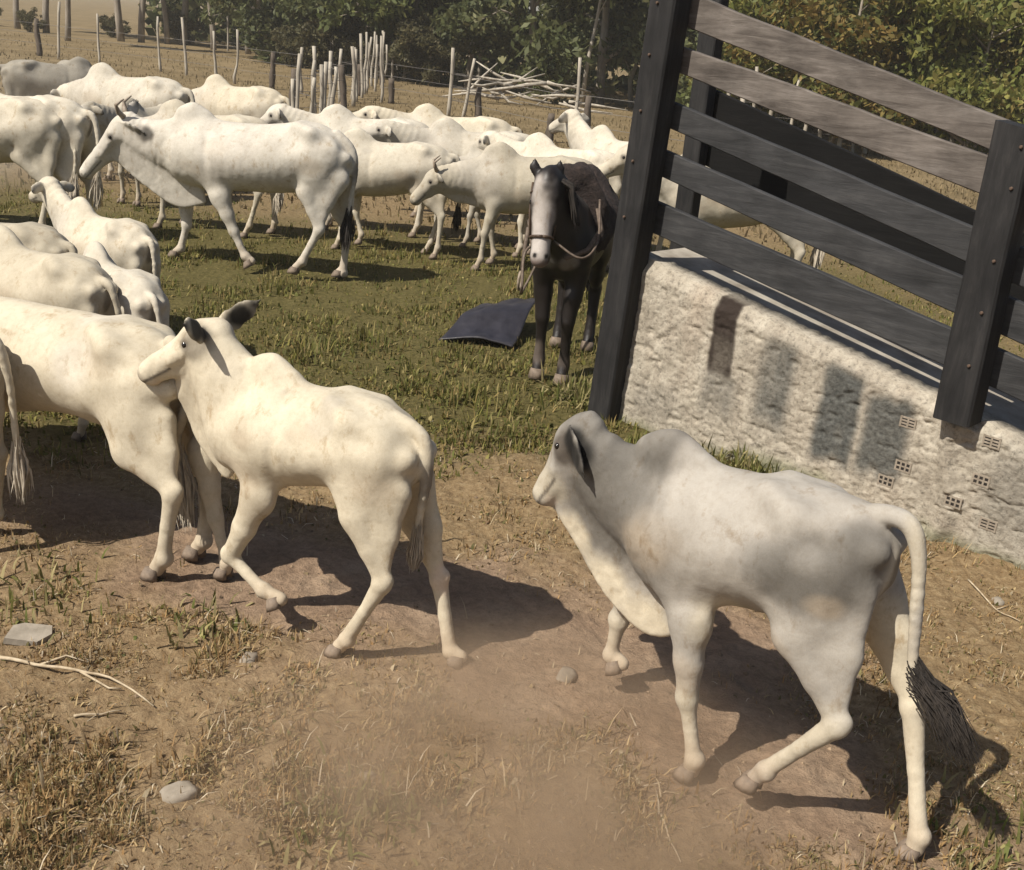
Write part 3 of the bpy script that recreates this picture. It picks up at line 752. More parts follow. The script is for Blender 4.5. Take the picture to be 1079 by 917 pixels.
# fill and floor of the ramp, far wall
FLOOR = simple('ramp_floor', [(.3, (.20, .17, .135)), (.7, (.40, .36, .30))], 5, .95, .4, .01)
mb = MB()
sv = np.linspace(.0, SW, 24)
Vt = [(s, TH + .001, wall_top(s) - .05) for s in sv] + [(s, 1.06, wall_top(s) - .05) for s in sv] + [(s, 1.06, -.1) for s in sv] + [(s, TH + .001, -.1) for s in sv]
m_ = len(sv)
mb.add(Vt, [(i, i + 1, m_ + i + 1, m_ + i) for i in range(m_ - 1)] + [(m_ + i, m_ + i + 1, 2 * m_ + i + 1, 2 * m_ + i) for i in range(m_ - 1)] + [(0, m_, 2 * m_, 3 * m_)])
mb.build('ramp_floor', FLOOR, ramp_root)
mb = MB()
for i in range(m_ - 1):
    s0, s1 = sv[i], sv[i + 1]
    mb.add([(s0, 1.061, -.1), (s1, 1.061, -.1), (s1, 1.28, -.1), (s0, 1.28, -.1), (s0, 1.061, wall_top(s0)), (s1, 1.061, wall_top(s1)), (s1, 1.28, wall_top(s1)), (s0, 1.28, wall_top(s0))],
           [(4, 5, 6, 7), (0, 1, 5, 4), (2, 3, 7, 6)] + ([(0, 4, 7, 3)] if i == 0 else []))
mb.build('far_wall', wm, ramp_root)
# posts and boards
def board(s0, z0a, z1a, s1, z0b, z1b, off, th, mat, seed, wob=.012):
    """plank between two stations with slightly uneven sawn edges"""
    r = np.random.default_rng(seed); n = 26
    t = np.linspace(0, 1, n); s = s0 + (s1 - s0) * t
    lo = z0a + (z0b - z0a) * t + wob * (fbm(s * 3 + seed * 7, s * 0 + seed, 3) - .5) * 2
    hi = z1a + (z1b - z1a) * t + wob * (fbm(s * 3 + seed * 13, s * 0 + seed + 5, 3) - .5) * 2
    y0 = off + .008 * (fbm(s * 1.5 + seed, s * 0, 2) - .5); b = .006
    rings = np.stack([np.stack([s, y0, lo + b], 1), np.stack([s, y0 + b, lo], 1), np.stack([s, y0 + th, lo], 1), np.stack([s, y0 + th, hi], 1), np.stack([s, y0 + b, hi], 1), np.stack([s, y0, hi - b], 1)], 1).reshape(-1, 3)
    F = [(i * 6 + k, i * 6 + (k + 1) % 6, (i + 1) * 6 + (k + 1) % 6, (i + 1) * 6 + k) for i in range(n - 1) for k in range(6)]
    me = np_mesh('board', rings, [np.array(F), np.array([[5, 4, 3, 2, 1, 0]]), np.array([[(n - 1) * 6 + k for k in range(6)]])], False)
    o = link('board', me, mat, ramp_root); return o
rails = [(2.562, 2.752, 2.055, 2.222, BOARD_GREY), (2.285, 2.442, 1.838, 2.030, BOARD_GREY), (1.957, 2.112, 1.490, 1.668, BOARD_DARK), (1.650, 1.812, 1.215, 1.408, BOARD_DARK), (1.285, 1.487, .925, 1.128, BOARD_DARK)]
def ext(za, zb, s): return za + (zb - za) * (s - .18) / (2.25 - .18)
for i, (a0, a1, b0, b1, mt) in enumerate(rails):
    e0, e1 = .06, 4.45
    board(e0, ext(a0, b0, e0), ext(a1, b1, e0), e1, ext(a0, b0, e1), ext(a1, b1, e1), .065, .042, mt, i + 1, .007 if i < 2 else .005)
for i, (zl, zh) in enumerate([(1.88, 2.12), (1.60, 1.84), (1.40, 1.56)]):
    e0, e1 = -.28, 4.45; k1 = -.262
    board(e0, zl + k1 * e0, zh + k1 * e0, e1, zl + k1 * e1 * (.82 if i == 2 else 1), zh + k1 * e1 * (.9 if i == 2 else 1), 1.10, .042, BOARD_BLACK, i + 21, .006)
def post(s, off, z0, z1, hw, hd, lean=0.0, cap=0.0):
    mb = MB(); n = 9; V = []
    for k in range(n):
        t = k / (n - 1); z = z0 + (z1 - z0) * t; c_ = s + lean * t; j = .006 * (vnoise(t * 7 + s * 9, off * 3) - .5)
        for (dx, dy) in ((-1, -.86), (-.88, -1), (.88, -1), (1, -.86), (1, .86), (.88, 1), (-.88, 1), (-1, .86)):
            V.append((c_ + dx * (hw + j), off + dy * hd, z + (cap * dx if k == n - 1 else 0)))
    F = [(i * 8 + k, i * 8 + (k + 1) % 8, (i + 1) * 8 + (k + 1) % 8, (i + 1) * 8 + k) for i in range(n - 1) for k in range(8)]
    me = np_mesh('post', np.array(V), [np.array(F), np.array([[(n - 1) * 8 + k for k in range(8)]])], False)
    return link('post', me, POST_DARK, ramp_root)
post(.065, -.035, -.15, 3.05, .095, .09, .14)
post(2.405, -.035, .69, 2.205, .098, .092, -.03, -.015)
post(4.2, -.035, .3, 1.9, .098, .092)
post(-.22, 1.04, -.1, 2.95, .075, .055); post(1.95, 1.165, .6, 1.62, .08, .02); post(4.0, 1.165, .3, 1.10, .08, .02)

# bolt heads fixing the boards
BOLT = simple('rusty_bolt', [(.3, (.05, .035, .028)), (.7, (.14, .09, .06))], 60, .6, .3, .002)
mbb = MB(); mbb.tube([(0, 0, 0), (0, -.010, 0), (0, -.014, 0)], [.009, .009, .006], 8); bolt_me = mbb.mesh('bolt', False); bolt_me.materials.append(BOLT)
for (a0, a1, b0, b1, mt) in rails:
    for sx, nn_ in ((.11, 1), (2.40, 1)):
        for k in ((.42,) if sx < 1 else (.55,)):
            z_ = ext(a0, b0, sx) * (1 - k) + ext(a1, b1, sx) * k
            if sx > 2 and z_ > 2.15: continue
            o = link('bolt', bolt_me, None, ramp_root); o.location = (sx + (.045 if k > .5 else -.04) + (.03 if sx < 1 else -.01) + (.14 * (z_ + .15) / 3.2 - .06 if sx < 1 else 0), -.035 - .0905, z_)

# ------------------------------------------------------------------ cattle
def hero(o, hdeg):
    h = math.radians(hdeg)
    return lambda px, py, y=0.0: loc_in(o, h, px, py, y)
def xz(L): return [(v[0], v[2]) for v in L]

# grey yearling in the foreground right
ho = np.array([.73, 3.23]); hd = 142; _h = math.radians(hd)
_fw = np.array([math.cos(_h), math.sin(_h)]); _lf = np.array([-_fw[1], _fw[0]])
po = ho - _lf * .12 - _fw * .40
q = hero(po, hd)
cattle('grey_calf', 'grey humped calf with dark drooping ear trotting in front of the ramp wall', po, hd, S=.82, vox=.0085,
    top=xz([q(948, 556), q(925, 535), q(885, 519), q(840, 508), q(800, 500), q(760, 492), q(735, 487), q(700, 490), q(670, 500), q(640, 505)]),
    bot=[(q(930, 640)[0] , .80)] + xz([q(815, 655, .15), q(795, 664, .15), q(773, 650, .15), q(735, 648, .15), q(715, 650, .12)]) + [(q(690, 600)[0], .60), (q(665, 580)[0], .72)],
    xr=q(945, 560)[0] - .02, xf=q(655, 540)[0], wf=.94, hump=(q(712, 462)[0], q(712, 462)[2]), hr=.115,
    neck=[q(655, 515)], poll=q(612, 441), muz=q(566, 516, .03), hl=.86, side=(.25, 1, 0), nw=1.05,
    eye_out=.012, ear_b=.10,
    ears=[q(622, 532, .185) - q(604, 470, .10), q(600, 440, -.25) - q(608, 455, -.07)], earl=.27,
    dew=[q(588, 530, .02), q(612, 572), q(645, 628), q(688, 664), q(735, 655)],
    legs={'fl': [q(727, 655, .13), q(724, 738, .125), q(731, 800, .12), q(724, 822, .12)],
          'fr': [q(672, 610, -.13), q(652, 655, -.12), q(643, 690, -.12), q(652, 708, -.12)],
          'hl': [q(836, 672, .15), q(882, 764, .125), q(806, 812, .12), q(790, 830, .12)],
          'hr': [q(930, 660, -.12), q(962, 745, -.11), q(968, 880, -.07), np.array([-.33, -.06, 0])]},
    tail=[q(925, 540), q(957, 551), q(968, 585), q(966, 640), q(962, 690), q(962, 728)], switch='dark', switch_len=.27,
    base=GREY * 0.98, seed=3, rib=.001, cat='calf', group=None, switch_to=q(1036, 792, -.05), shaded_ear=True,
    spots=[(q(660, 530), .27, GREY * 0.31, .85), (q(690, 580, .1), .2, GREY * 0.49, .6), (q(705, 478), .11, GREY * 0.26, .85), (q(660, 482), .10, GREY * 0.27, .8), (q(620, 455), .13, GREY * 0.37, .8), (q(850, 605, .17), .17, GREY * 0.32, .85, (1.25, 1, .75)), (q(915, 590, .15), .13, GREY * 0.37, .8),
           (q(780, 525, .15), .24, GREY * 0.99, .6), (q(598, 474, .07), .075, DARK * 1.3, 1.0), (q(745, 520, .2), .06, GREY * 0.41, .5), (q(800, 670, .15), .07, GREY * 0.31, .5),
           (q(575, 510, .05), .10, CREAM * .9, .7), (q(605, 560), .10, CREAM * 1.15, .95), (q(640, 615), .13, CREAM * 1.15, .95), (q(680, 655), .13, CREAM * 1.15, .95),
           (q(960, 600, 0), .13, CREAM, .7, (.5, .5, 2)), (q(950, 690, -.12), .22, CREAM * 1.1, .9), (q(970, 830, -.08), .3, CREAM * 1.1, .9), (q(724, 770, .12), .2, CREAM * .95, .8), (q(850, 790, .12), .2, CREAM * .95, .8), (q(650, 680, -.12), .2, CREAM * .95, .8),
           (q(760, 655, .12), .12, CREAM, .6), (q(845, 610, .17), .16, GREY * .36, .8, (1.3, 1, .75)), (q(905, 585, .14), .12, GREY * .42, .75), (q(650, 505, .05), .16, GREY * .36, .6), (q(604, 474, .09), .05, DARK * 1.2, .95)])

# white calf crossing in front, left of centre
hd = 154; _h = math.radians(hd); _fw = np.array([math.cos(_h), math.sin(_h)]); _lf = np.array([-_fw[1], _fw[0]])
mo = np.array([-.62, 3.82]) - _lf * .12 + _fw * .10
q = hero(mo, hd)
cattle('white_calf', 'white calf trotting left through the dust, nose against the next animal', mo, hd, S=.80, vox=.0085,
    top=xz([q(447, 470), q(435, 450), q(405, 424), q(375, 416), q(350, 411), q(310, 404), q(285, 402), q(262, 405), q(240, 410)]),
    bot=[(q(430, 520)[0], .74)] + xz([q(355, 528, .14), q(330, 521, .14), q(300, 521, .14), q(275, 519, .13)]) + [(q(235, 470)[0], .62), (q(222, 450)[0], .70)],
    xr=q(447, 475)[0] - .01, xf=q(222, 440)[0], wf=.92, hump=(q(287, 379)[0], q(287, 379)[2]), hr=.085,
    neck=[q(240, 400)], poll=q(222, 340, .0), muz=q(149, 385, .10), hl=.95, side=(-.35, 1, .1), nw=1.0,
    ears=[q(188, 340, .28) - q(212, 352, .09), q(270, 322, -.13) - q(236, 346, -.05)], earl=.28,
    dew=[q(190, 408, .03), q(203, 432), q(214, 462), q(240, 500)],
    legs={'fl': [q(272, 525, .125), q(243, 586, .12), q(277, 622, .12), q(294, 640, .12)],
          'fr': [q(214, 480, -.115), q(228, 548, -.115), q(238, 592, -.115), q(236, 609, -.115)],
          'hl': [q(374, 545, .14), q(403, 615, .12), q(365, 674, .12), q(355, 692, .12)],
          'hr': [q(430, 540, -.11), q(463, 610, -.11), q(474, 686, -.10), q(482, 706, -.10)]},
    tail=[q(420, 442), q(446, 462), q(450, 500), q(442, 545), q(438, 575)], switch='pale', switch_len=.10,
    base=CREAM * 1.04, seed=5, cat='calf', group=None,
    shaded_ear=True,
    spots=[(q(205, 360, .09), .085, DARK * 1.4, .6), (q(303, 418, .05), .035, GREY * .8, .6), (q(350, 425, .1), .05, GREY * 1.1, .4), (q(470, 610, -.1), .07, PINK, .35)])

# white heifer ahead of it, cut by the frame
hd = 152; _h = math.radians(hd); _fw = np.array([math.cos(_h), math.sin(_h)]); _lf = np.array([-_fw[1], _fw[0]])
lo_ = gnd(165, 610)[:2] - _lf * .14 + _fw * .50
q = hero(lo_, hd)
cattle('white_heifer', 'white heifer at the left frame edge with the trotting calf nosing its rump', lo_, hd, S=.96, vox=.012,
    top=xz([q(203, 392), q(190, 368), q(165, 348), q(130, 338), q(90, 330), q(45, 322), q(5, 314), q(-60, 305), q(-110, 300), q(-140, 320)]),
    bot=[(q(190, 470)[0], .80)] + xz([q(112, 470, .17), q(75, 448, .17), q(30, 440, .17), q(-20, 442, .17), q(-60, 440, .15)]) + [(q(-125, 400)[0], .8)],
    xr=q(203, 400)[0] - .01, xf=q(-150, 360)[0], wf=.95,
    legs={'hl': [q(134, 476, .17), q(182, 520, .145), q(172, 588, .14), q(163, 611, .14)],
          'hr': [q(180, 470, -.13), q(222, 505, -.13), q(214, 570, -.12), q(206, 590, -.12)]},
    tail=[q(180, 360), q(204, 388), q(196, 430), q(186, 460), q(190, 490)], seed=8, base=CREAM * 1.0, group=None,
    spots=[(q(75, 383, .2), .13, GREY * 1.5, .45), (q(110, 345), .12, GREY * 1.5, .4)])

# animal whose rump shows at the very edge
hd = 168
cattle('white_calf', 'pale rump and hanging tail cut off by the left frame edge', gnd(2, 352, 1.04)[:2] + .70 * np.array([math.cos(math.radians(hd)), math.sin(math.radians(hd))]), hd, S=.80, vox=.014, cat='calf', group=None, seed=9)

# large white cow walking left in the middle distance
hd = 173; _h = math.radians(hd); _fw = np.array([math.cos(_h), math.sin(_h)])
eo = np.array([-2.62, 10.70])
q = hero(eo, hd)
cattle('white_cow', 'large white cow with short horns and drooping dark ear walking left', eo, hd, S=1.08, vox=.015,
    top=xz([q(372, 158), q(358, 142), q(338, 129), q(315, 128), q(290, 131), q(255, 130), q(225, 126), q(205, 124), q(175, 128), q(150, 132)]),
    bot=[(q(360, 215)[0], .90)] + xz([q(305, 206, .2), q(280, 206, .2), q(250, 204, .2), q(225, 204, .2)]) + [(q(190, 190)[0], .78), (q(168, 170)[0], .90)],
    xr=q(372, 160)[0] - .02, xf=q(165, 150)[0], wf=.98, hump=(q(204, 112)[0], q(204, 112)[2]), hr=.085,
    neck=[q(165, 150)], poll=q(130, 122), muz=q(84, 180, .05), side=(-.25, 1, 0), hl=.95,
    ears=[q(166, 147, .16) - q(132, 132, .08), q(134, 112, -.2) - q(126, 128, -.07)], earl=.26, horns=.10,
    dew=[q(122, 165), q(150, 190), q(185, 214), q(215, 212)],
    legs={'fl': [q(232, 208, .16), q(247, 245, .155), q(258, 270, .15), q(264, 281, .15)],
          'fr': [q(195, 205, -.16), q(197, 238, -.155), q(190, 262, -.15), q(184, 276, -.15)],
          'hl': [q(322, 202, .17), q(336, 243, .155), q(318, 276, .15), q(310, 288, .15)],
          'hr': [q(345, 205, -.15), q(366, 245, -.15), q(361, 288, -.14), q(356, 300, -.14)]},
    tail=[q(355, 140), q(372, 160), q(374, 185), q(369, 210), q(367, 230)], switch='dark', seed=12, base=np.array([.54, .505, .435]), group=None,
    spots=[(q(150, 150), .25, GREY * 1.55, .5), (q(110, 150, .1), .14, GREY * 1.35, .5), (q(150, 141, .14), .10, DARK * 2, .8), (q(240, 160, .2), .3, GREY * 1.7, .5)])

def place(px, py, z, hdeg, S, back=-.15):
    """ground origin of an animal whose back (top z) shows at this pixel"""
    g = gnd(px, py, z); h = math.radians(hdeg)
    return np.array([g[0] - back * S * math.cos(h), g[1] - back * S * math.sin(h)])
HEADS = {'fwd': ((1.12, 0, 1.42), (1.47, 0, 1.14)), 'low': ((1.16, 0, 1.12), (1.44, 0, .78)), 'up': ((1.00, 0, 1.60), (1.40, 0, 1.40)), 'level': ((1.14, 0, 1.38), (1.56, 0, 1.24))}
def herd(label, px, py, hdeg, S, head='fwd', yaw=0.0, vox=.02, zf=1.37, swing=(0, 0, 0, 0), name='white_cow', cat='cow', back=-.15, **kw):
    o = place(px, py, zf * S, hdeg, S, back)
    pl, mz = [np.array(v) * S for v in HEADS[head]]
    b = np.array([.62, 0, 0]) * S; ya = math.radians(yaw); Rm = np.array([[math.cos(ya), -math.sin(ya), 0], [math.sin(ya), math.cos(ya), 0], [0, 0, 1]])
    pl = Rm @ (pl - b) + b; mz = Rm @ (mz - pl * 0 - b) + b
    lg = {k: v * S for k, v in zip(('fl', 'fr', 'hl', 'hr'), swing)}
    rr = np.random.default_rng(kw.get('seed', 0) * 7 + 1)
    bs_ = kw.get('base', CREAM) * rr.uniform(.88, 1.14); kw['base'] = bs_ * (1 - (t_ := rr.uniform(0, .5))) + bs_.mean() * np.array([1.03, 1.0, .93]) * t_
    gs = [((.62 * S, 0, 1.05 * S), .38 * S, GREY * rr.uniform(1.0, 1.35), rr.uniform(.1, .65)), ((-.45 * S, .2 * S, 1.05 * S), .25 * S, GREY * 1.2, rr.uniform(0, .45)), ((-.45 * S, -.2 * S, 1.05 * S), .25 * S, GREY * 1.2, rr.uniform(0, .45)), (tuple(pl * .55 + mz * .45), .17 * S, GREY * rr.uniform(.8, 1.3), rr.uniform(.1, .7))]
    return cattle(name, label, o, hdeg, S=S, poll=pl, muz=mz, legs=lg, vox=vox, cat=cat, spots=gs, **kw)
G1 = None
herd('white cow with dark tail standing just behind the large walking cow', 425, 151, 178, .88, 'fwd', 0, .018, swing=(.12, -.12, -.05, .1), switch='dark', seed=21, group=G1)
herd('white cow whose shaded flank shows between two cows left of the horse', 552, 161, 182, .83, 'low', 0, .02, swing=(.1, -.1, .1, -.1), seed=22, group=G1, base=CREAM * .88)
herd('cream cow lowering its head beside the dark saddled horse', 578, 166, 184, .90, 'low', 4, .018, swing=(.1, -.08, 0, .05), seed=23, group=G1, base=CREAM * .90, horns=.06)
herd('white cow resting its long pale head over the back of another', 520, 140, 184, .96, 'level', 8, .02, seed=24, group=G1)
herd('white humped cow farthest back in the herd, near the leaning stake', 495, 124, 180, .98, 'level', 10, .02, seed=25, group=G1)
herd('white cow half hidden behind the walking cow, low hump and small ear showing', 405, 126, 181, .98, 'fwd', 0, .02, seed=26, group=G1)
herd('white cow seen from behind with shaded hind legs, by the dark thick post', 262, 92, 158, 1.0, 'low', -10, .02, seed=27, group=G1)
herd('tall humped white cow in the dust at the back left of the herd', 150, 82, 166, 1.06, 'low', -15, .02, seed=28, group=G1, base=CREAM * .92)
herd('dusty shaded cow with dark ear at the upper left corner of the herd', 45, 66, 30, .98, 'level', 130, .022, seed=29, group=G1, base=CREAM * .55)  # coat base darkened to carry the shade and dust around it
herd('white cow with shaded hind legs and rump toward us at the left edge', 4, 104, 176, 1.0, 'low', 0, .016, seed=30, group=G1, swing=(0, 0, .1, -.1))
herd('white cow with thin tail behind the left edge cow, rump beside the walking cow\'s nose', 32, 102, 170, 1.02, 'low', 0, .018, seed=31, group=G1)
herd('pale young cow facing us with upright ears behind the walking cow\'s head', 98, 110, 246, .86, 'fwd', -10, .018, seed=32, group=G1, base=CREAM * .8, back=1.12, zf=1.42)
herd('white cow standing behind the horse, left of the tall ramp post', 668, 150, 128, 1.0, 'up', 0, .018, seed=33, group=G1, base=CREAM * 1.05)
herd('white cow showing through the plank railing behind the ramp', 800, 172, 176, 1.02, 'fwd', 0, .018, seed=34, group=G1, base=CREAM * 1.05)
# calves bunched at the left
herd('white calf with raised neck in the left bunch, rump and tail toward the grass', 118, 232, 142, .70, 'up', 0, .014, zf=1.36, seed=41, name='white_calf', cat='calf', group=None, switch='pale')
herd('white calf at the left with its hanging tail between two other calves', 52, 268, 150, .74, 'low', 0, .014, seed=42, name='white_calf', cat='calf', group=None)
herd('white calf nearest the grass in the left bunch, narrow rump toward us', 128, 284, 132, .68, 'low', 0, .014, seed=43, name='white_calf', cat='calf', group=None)
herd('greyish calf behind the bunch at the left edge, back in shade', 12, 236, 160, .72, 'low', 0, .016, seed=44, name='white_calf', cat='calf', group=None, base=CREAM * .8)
herd('white cow behind the large walking cow, only its legs and back showing', 235, 122, 174, .95, 'low', 0, .02, seed=35, group=G1, swing=(.1, -.1, .12, -.12))
herd('white cow at the right of the herd beyond the horse, rump toward us', 612, 158, 150, .94, 'fwd', 0, .02, seed=37, group=G1, base=CREAM * 1.02)

# ------------------------------------------------------------------ dark saddled horse
hh_deg = 259.0; hr_ = math.radians(hh_deg); hfw = np.array([math.cos(hr_), math.sin(hr_), 0])
hf = gnd(579, 400); horig = hf - hfw * .42
horse = empty('horse', (horig[0], horig[1], 0), hr_)
tag(horse, 'dark brown horse with pale blazed face standing saddled beside the ramp', 'horse')
q = hero(horig[:2], hh_deg)
B = Body()
hx_ = np.linspace(-.80, .62, 50); hu = (hx_ + .8) / 1.42
htop = np.interp(hu, [0, .08, .22, .45, .62, .78, .9, 1], [1.20, 1.33, 1.38, 1.29, 1.30, 1.38, 1.32, 1.18]); hbot = np.interp(hu, [0, .1, .25, .5, .75, .9, 1], [1.0, .92, .80, .73, .72, .78, .92]); hw = np.interp(hu, [0, .1, .25, .5, .75, .9, 1], [.1, .18, .225, .25, .225, .185, .12])
B.torso(hx_, htop, hbot, hw)
poll = np.array([.83, -.09, 1.53]); muz = np.array([.98, -.055, 1.00])
B.chain([(.42, 0, 1.10), (.62, -.04, 1.29), (.80, -.08, 1.48)], [.24, .175, .115], .58, k=.08, fine=4)
a = unit(muz - poll); L = np.linalg.norm(muz - poll); s_ = unit(np.cross((0, 0, 1), a)); upv = np.cross(a, s_)
if upv[0] < 0: upv = -upv
PH = lambda t, dn=0., sd=0.: poll + a * L * t - upv * dn + s_ * sd
B.chain([PH(.05, .08), PH(.28, .07), PH(.55, .065), PH(.8, .06), PH(.97, .055)], [.085, .098, .078, .066, .062], .86, s_, .03, fine=3)
B.chain([PH(.15, .17), PH(.42, .15), PH(.85, .09)], [.085, .07, .04], .6, s_, .04)
B.ball(PH(.97, .06), .06, 1.1, s_, .03)
for sg in (-1, 1):
    B.chain([PH(-.02, .06, sg * .055), PH(-.13, .06, sg * .085), PH(-.25, .05, sg * .085)], [.03, .036, .008], .55, a * .2 + upv, .015)
    B.ball(PH(.30, .05, sg * .07), .03, k=.025)
    e = link('eye', eye_mesh(.022), EYE, horse); e.location = PH(.30, .045, sg * .083)
    B.chain([(.38, sg * .10, 1.2), (.42, sg * .14, .98), (.42, sg * .13, .82)], [.10, .13, .09], .6, k=.07)
    fx_ = .42 + sg * .03
    B.chain([(.42, sg * .13, .84), (fx_ + .01, sg * .115, .66), (fx_ + .03, sg * .10, .47)], [.085, .068, .054], k=.03)
    B.chain([(fx_ + .03, sg * .10, .47), (fx_ + .01, sg * .10, .30), (fx_, sg * .10, .14), (fx_ + .035, sg * .10, .06)], [.052, .037, .046, .046], k=.015)
    B.chain([(-.52, sg * .12, 1.1), (-.42, sg * .16, .88), (-.55, sg * .14, .66), (-.66, sg * .13, .52)], [.22, .14, .09, .058], .62, k=.07)
    B.chain([(-.66, sg * .13, .52), (-.63, sg * .13, .3), (-.60, sg * .13, .13), (-.56, sg * .13, .06)], [.056, .042, .046, .046], k=.015)
    for hx2, hy2 in ((fx_ + .035, sg * .10), (-.56, sg * .13)):
        mb = MB(); mb.tube([(hx2 + .015, hy2, 0), (hx2, hy2, .075)], [.066, .05], 12); mb.build('hoof', HOOF, horse, True)
V, Q = B.extract(.014); V = relax(V, Q, 3, .45)
HB = np.array([.013, .0095, .008]); col = np.repeat(HB[None], len(V), 0)
def hspot(c, r, rgb, st=1.0, sc=(1, 1, 1)):
    qd = np.linalg.norm((V - np.array(c)) / (np.array(sc) * r), axis=1) + .3 * (fbm(V[:, 1] * 16, V[:, 2] * 16, 3) - .5)
    w = (st * (1 - sstep(.6, 1.2, qd)))[:, None]; col[:] = col * (1 - w) + np.array(rgb) * w
for t in (.08, .22, .36, .5, .64, .78, .9): hspot(PH(t, .0, -.01), .085, (.46, .42, .385), .95)
hspot(PH(1.02, .05), .065, (.22, .165, .15), .9)
for sg in (-1, 1): hspot(PH(.95, .0, sg * .04), .022, (.01, .008, .007), 1.0); hspot(PH(.30, .03, sg * .085), .045, (.03, .022, .018), .8)
hspot(PH(.5, 0, .05), .05, (.33, .30, .28), .6); hspot(PH(.25, 0, -.06), .05, (.36, .33, .30), .6); hspot(PH(.7, 0, -.04), .045, (.36, .33, .31), .5)
hspot((.60, -.10, .96), .11, (.22, .21, .20), .8); hspot((.60, .08, .93), .08, (.25, .23, .22), .8)
hspot((.42, -.1, .2), .10, (.16, .13, .11), .6); hspot((.42, .1, .15), .09, (.16, .13, .11), .6)
link('body', np_mesh('horse_body', V, Q, True, col), HORSE_HIDE, horse)
MANE = SWITCH_DARK
mb = MB()
for i in range(90):
    t = rng.random(); p0 = np.array([.45 + .36 * t, 0, 1.33 + .19 * t]) + rng.normal(0, .01, 3); sd_ = rng.choice([-1, 1])
    mb.tube([p0, p0 + [.0, sd_ * .07, -.05 + .03 * rng.random()], p0 + [-.01, sd_ * (.10 + .03 * rng.random()), -.20 - .08 * rng.random()]], [.012, .014, .003], 4, False)
for i in range(16):
    p0 = PH(-.02, .03, rng.normal(0, .02)); mb.tube([p0, p0 + upv * .035 + a * .06 + s_ * rng.normal(0, .02), p0 + upv * .02 + a * rng.uniform(.12, .2) + s_ * rng.normal(0, .035)], [.008, .009, .002], 4, False)
mb.build('mane', MANE, horse, True)
mb = MB()
for i in range(40):
    o_ = rng.normal(0, .02, 3); mb.tube([np.array([-.78, 0, 1.2]) + o_, np.array([-.88, 0, .95]) + o_ * 2, np.array([-.86, 0, .45]) + o_ * 2.5], [.012, .016, .004], 4, False)
mb.build('tail', MANE, horse, True)
# saddle with dark fleece
LEATHER = simple('leather', [(.3, (.035, .022, .014)), (.7, (.10, .065, .042))], 18, .55, .3, .005)
STRAP = simple('pale_strap', [(.3, (.07, .05, .036)), (.7, (.17, .13, .10))], 30, .7, .2, .004)
fm, nt, p = new_mat('dark_fleece')
f1 = noise(nt, 30, 6, .75); nt.links.new(ramp(nt, f1, [(.3, (.012, .008, .007)), (.55, (.034, .022, .018)), (.75, (.075, .05, .042))]), p.inputs['Base Color'])
p.inputs['Roughness'].default_value = .95; bump(nt, p, f1, 1.0, .03)
saddle = empty('saddle', (horig[0], horig[1], 0), hr_)
tag(saddle, 'dark brown fleece covered saddle strapped on the horse\'s back', 'saddle')
S2 = Body(); sx = np.linspace(-.34, .30, 24); hu2 = (sx + .8) / 1.42
S2.torso(sx, np.interp(sx, hx_, htop) + .10 + .07 * np.abs(np.linspace(-1, 1, 24)) ** 3, np.full(24, .86), np.interp(sx, hx_, hw) + .055, tap=.1)
S2.ball((.25, 0, 1.49), .10, 1.5, k=.06); S2.ball((-.30, 0, 1.40), .10, 1.7, k=.06)
V, Q = S2.extract(.02); V = relax(V, Q, 2); nn = normals(V, Q)
V = V + nn * (.075 * (fbm(V[:, 0] * 11 + V[:, 2] * 4, V[:, 1] * 11 + V[:, 2] * 9, 3) - .45))[:, None]
V = V[:]; link('fleece', np_mesh('fleece', V, Q, True), fm, saddle)
for sg in (-1, 1):
    mb = MB(); mb.tube([(.02, sg * .345, 1.05), (.03, sg * .36, .85), (.03, sg * .365, .70)], .016, 6, flat=.4); mb.build('stirrup_strap', STRAP, saddle, True)
    mb = MB(); th = np.linspace(0, 2 * math.pi, 15); mb.tube([(.03 + .065 * math.sin(t), sg * .37, .635 + .07 * math.cos(t)) for t in th], .012, 6); mb.build('stirrup', HORN, saddle, True)
mb = MB()
for sg in (-1, 1): mb.tube([(.28, sg * .20, 1.30), (.42, sg * .262, 1.16), (.56, sg * .20, 1.03), (.655, sg * .06, .97)], .020, 6, flat=.5)
mb.build('breast_strap', STRAP, saddle, True)
# bridle with rope
bridle = empty('bridle', (horig[0], horig[1], 0), hr_)
tag(bridle, 'rope and strap bridle on the horse\'s head with a looped lead rope', 'bridle')
def ring(t, dn, rs, rf, name, thick=.010):
    mb = MB(); mb.tube([PH(t, dn - rf * math.cos(x), rs * math.sin(x)) for x in np.linspace(0, 2 * math.pi, 21)], thick, 6); mb.build(name, LEATHER, bridle, True)
ring(.72, .075, .078, .098, 'noseband', .011); ring(.17, .10, .096, .112, 'browband', .009)
for sg in (-1, 1):
    mb = MB(); mb.tube([PH(.05, .08, sg * .088), PH(.4, .075, sg * .094), PH(.72, .075, sg * .078)], .009, 6); mb.build('cheek_strap', LEATHER, bridle, True)
mb = MB(); pr = [PH(.75, .17, -.02), PH(.9, .22, -.10), (.95, -.17, .80), (.80, -.20, .72), (.66, -.17, .82), (.60, -.12, .98)]
pr = np.array(pr); tt = np.linspace(0, 5, 31); pr = np.stack([catmull(np.arange(6), pr[:, i], tt) for i in range(3)], 1); mb.tube(pr, .010, 6); mb.build('lead_rope', STRAP, bridle, True)
mb = MB(); pr = np.array([PH(.74, .10, .085), (.85, .20, 1.02), (.60, .27, 1.10), (.35, .22, 1.36)]); tt = np.linspace(0, 3, 16); pr = np.stack([catmull(np.arange(4), pr[:, i], tt) for i in range(3)], 1)
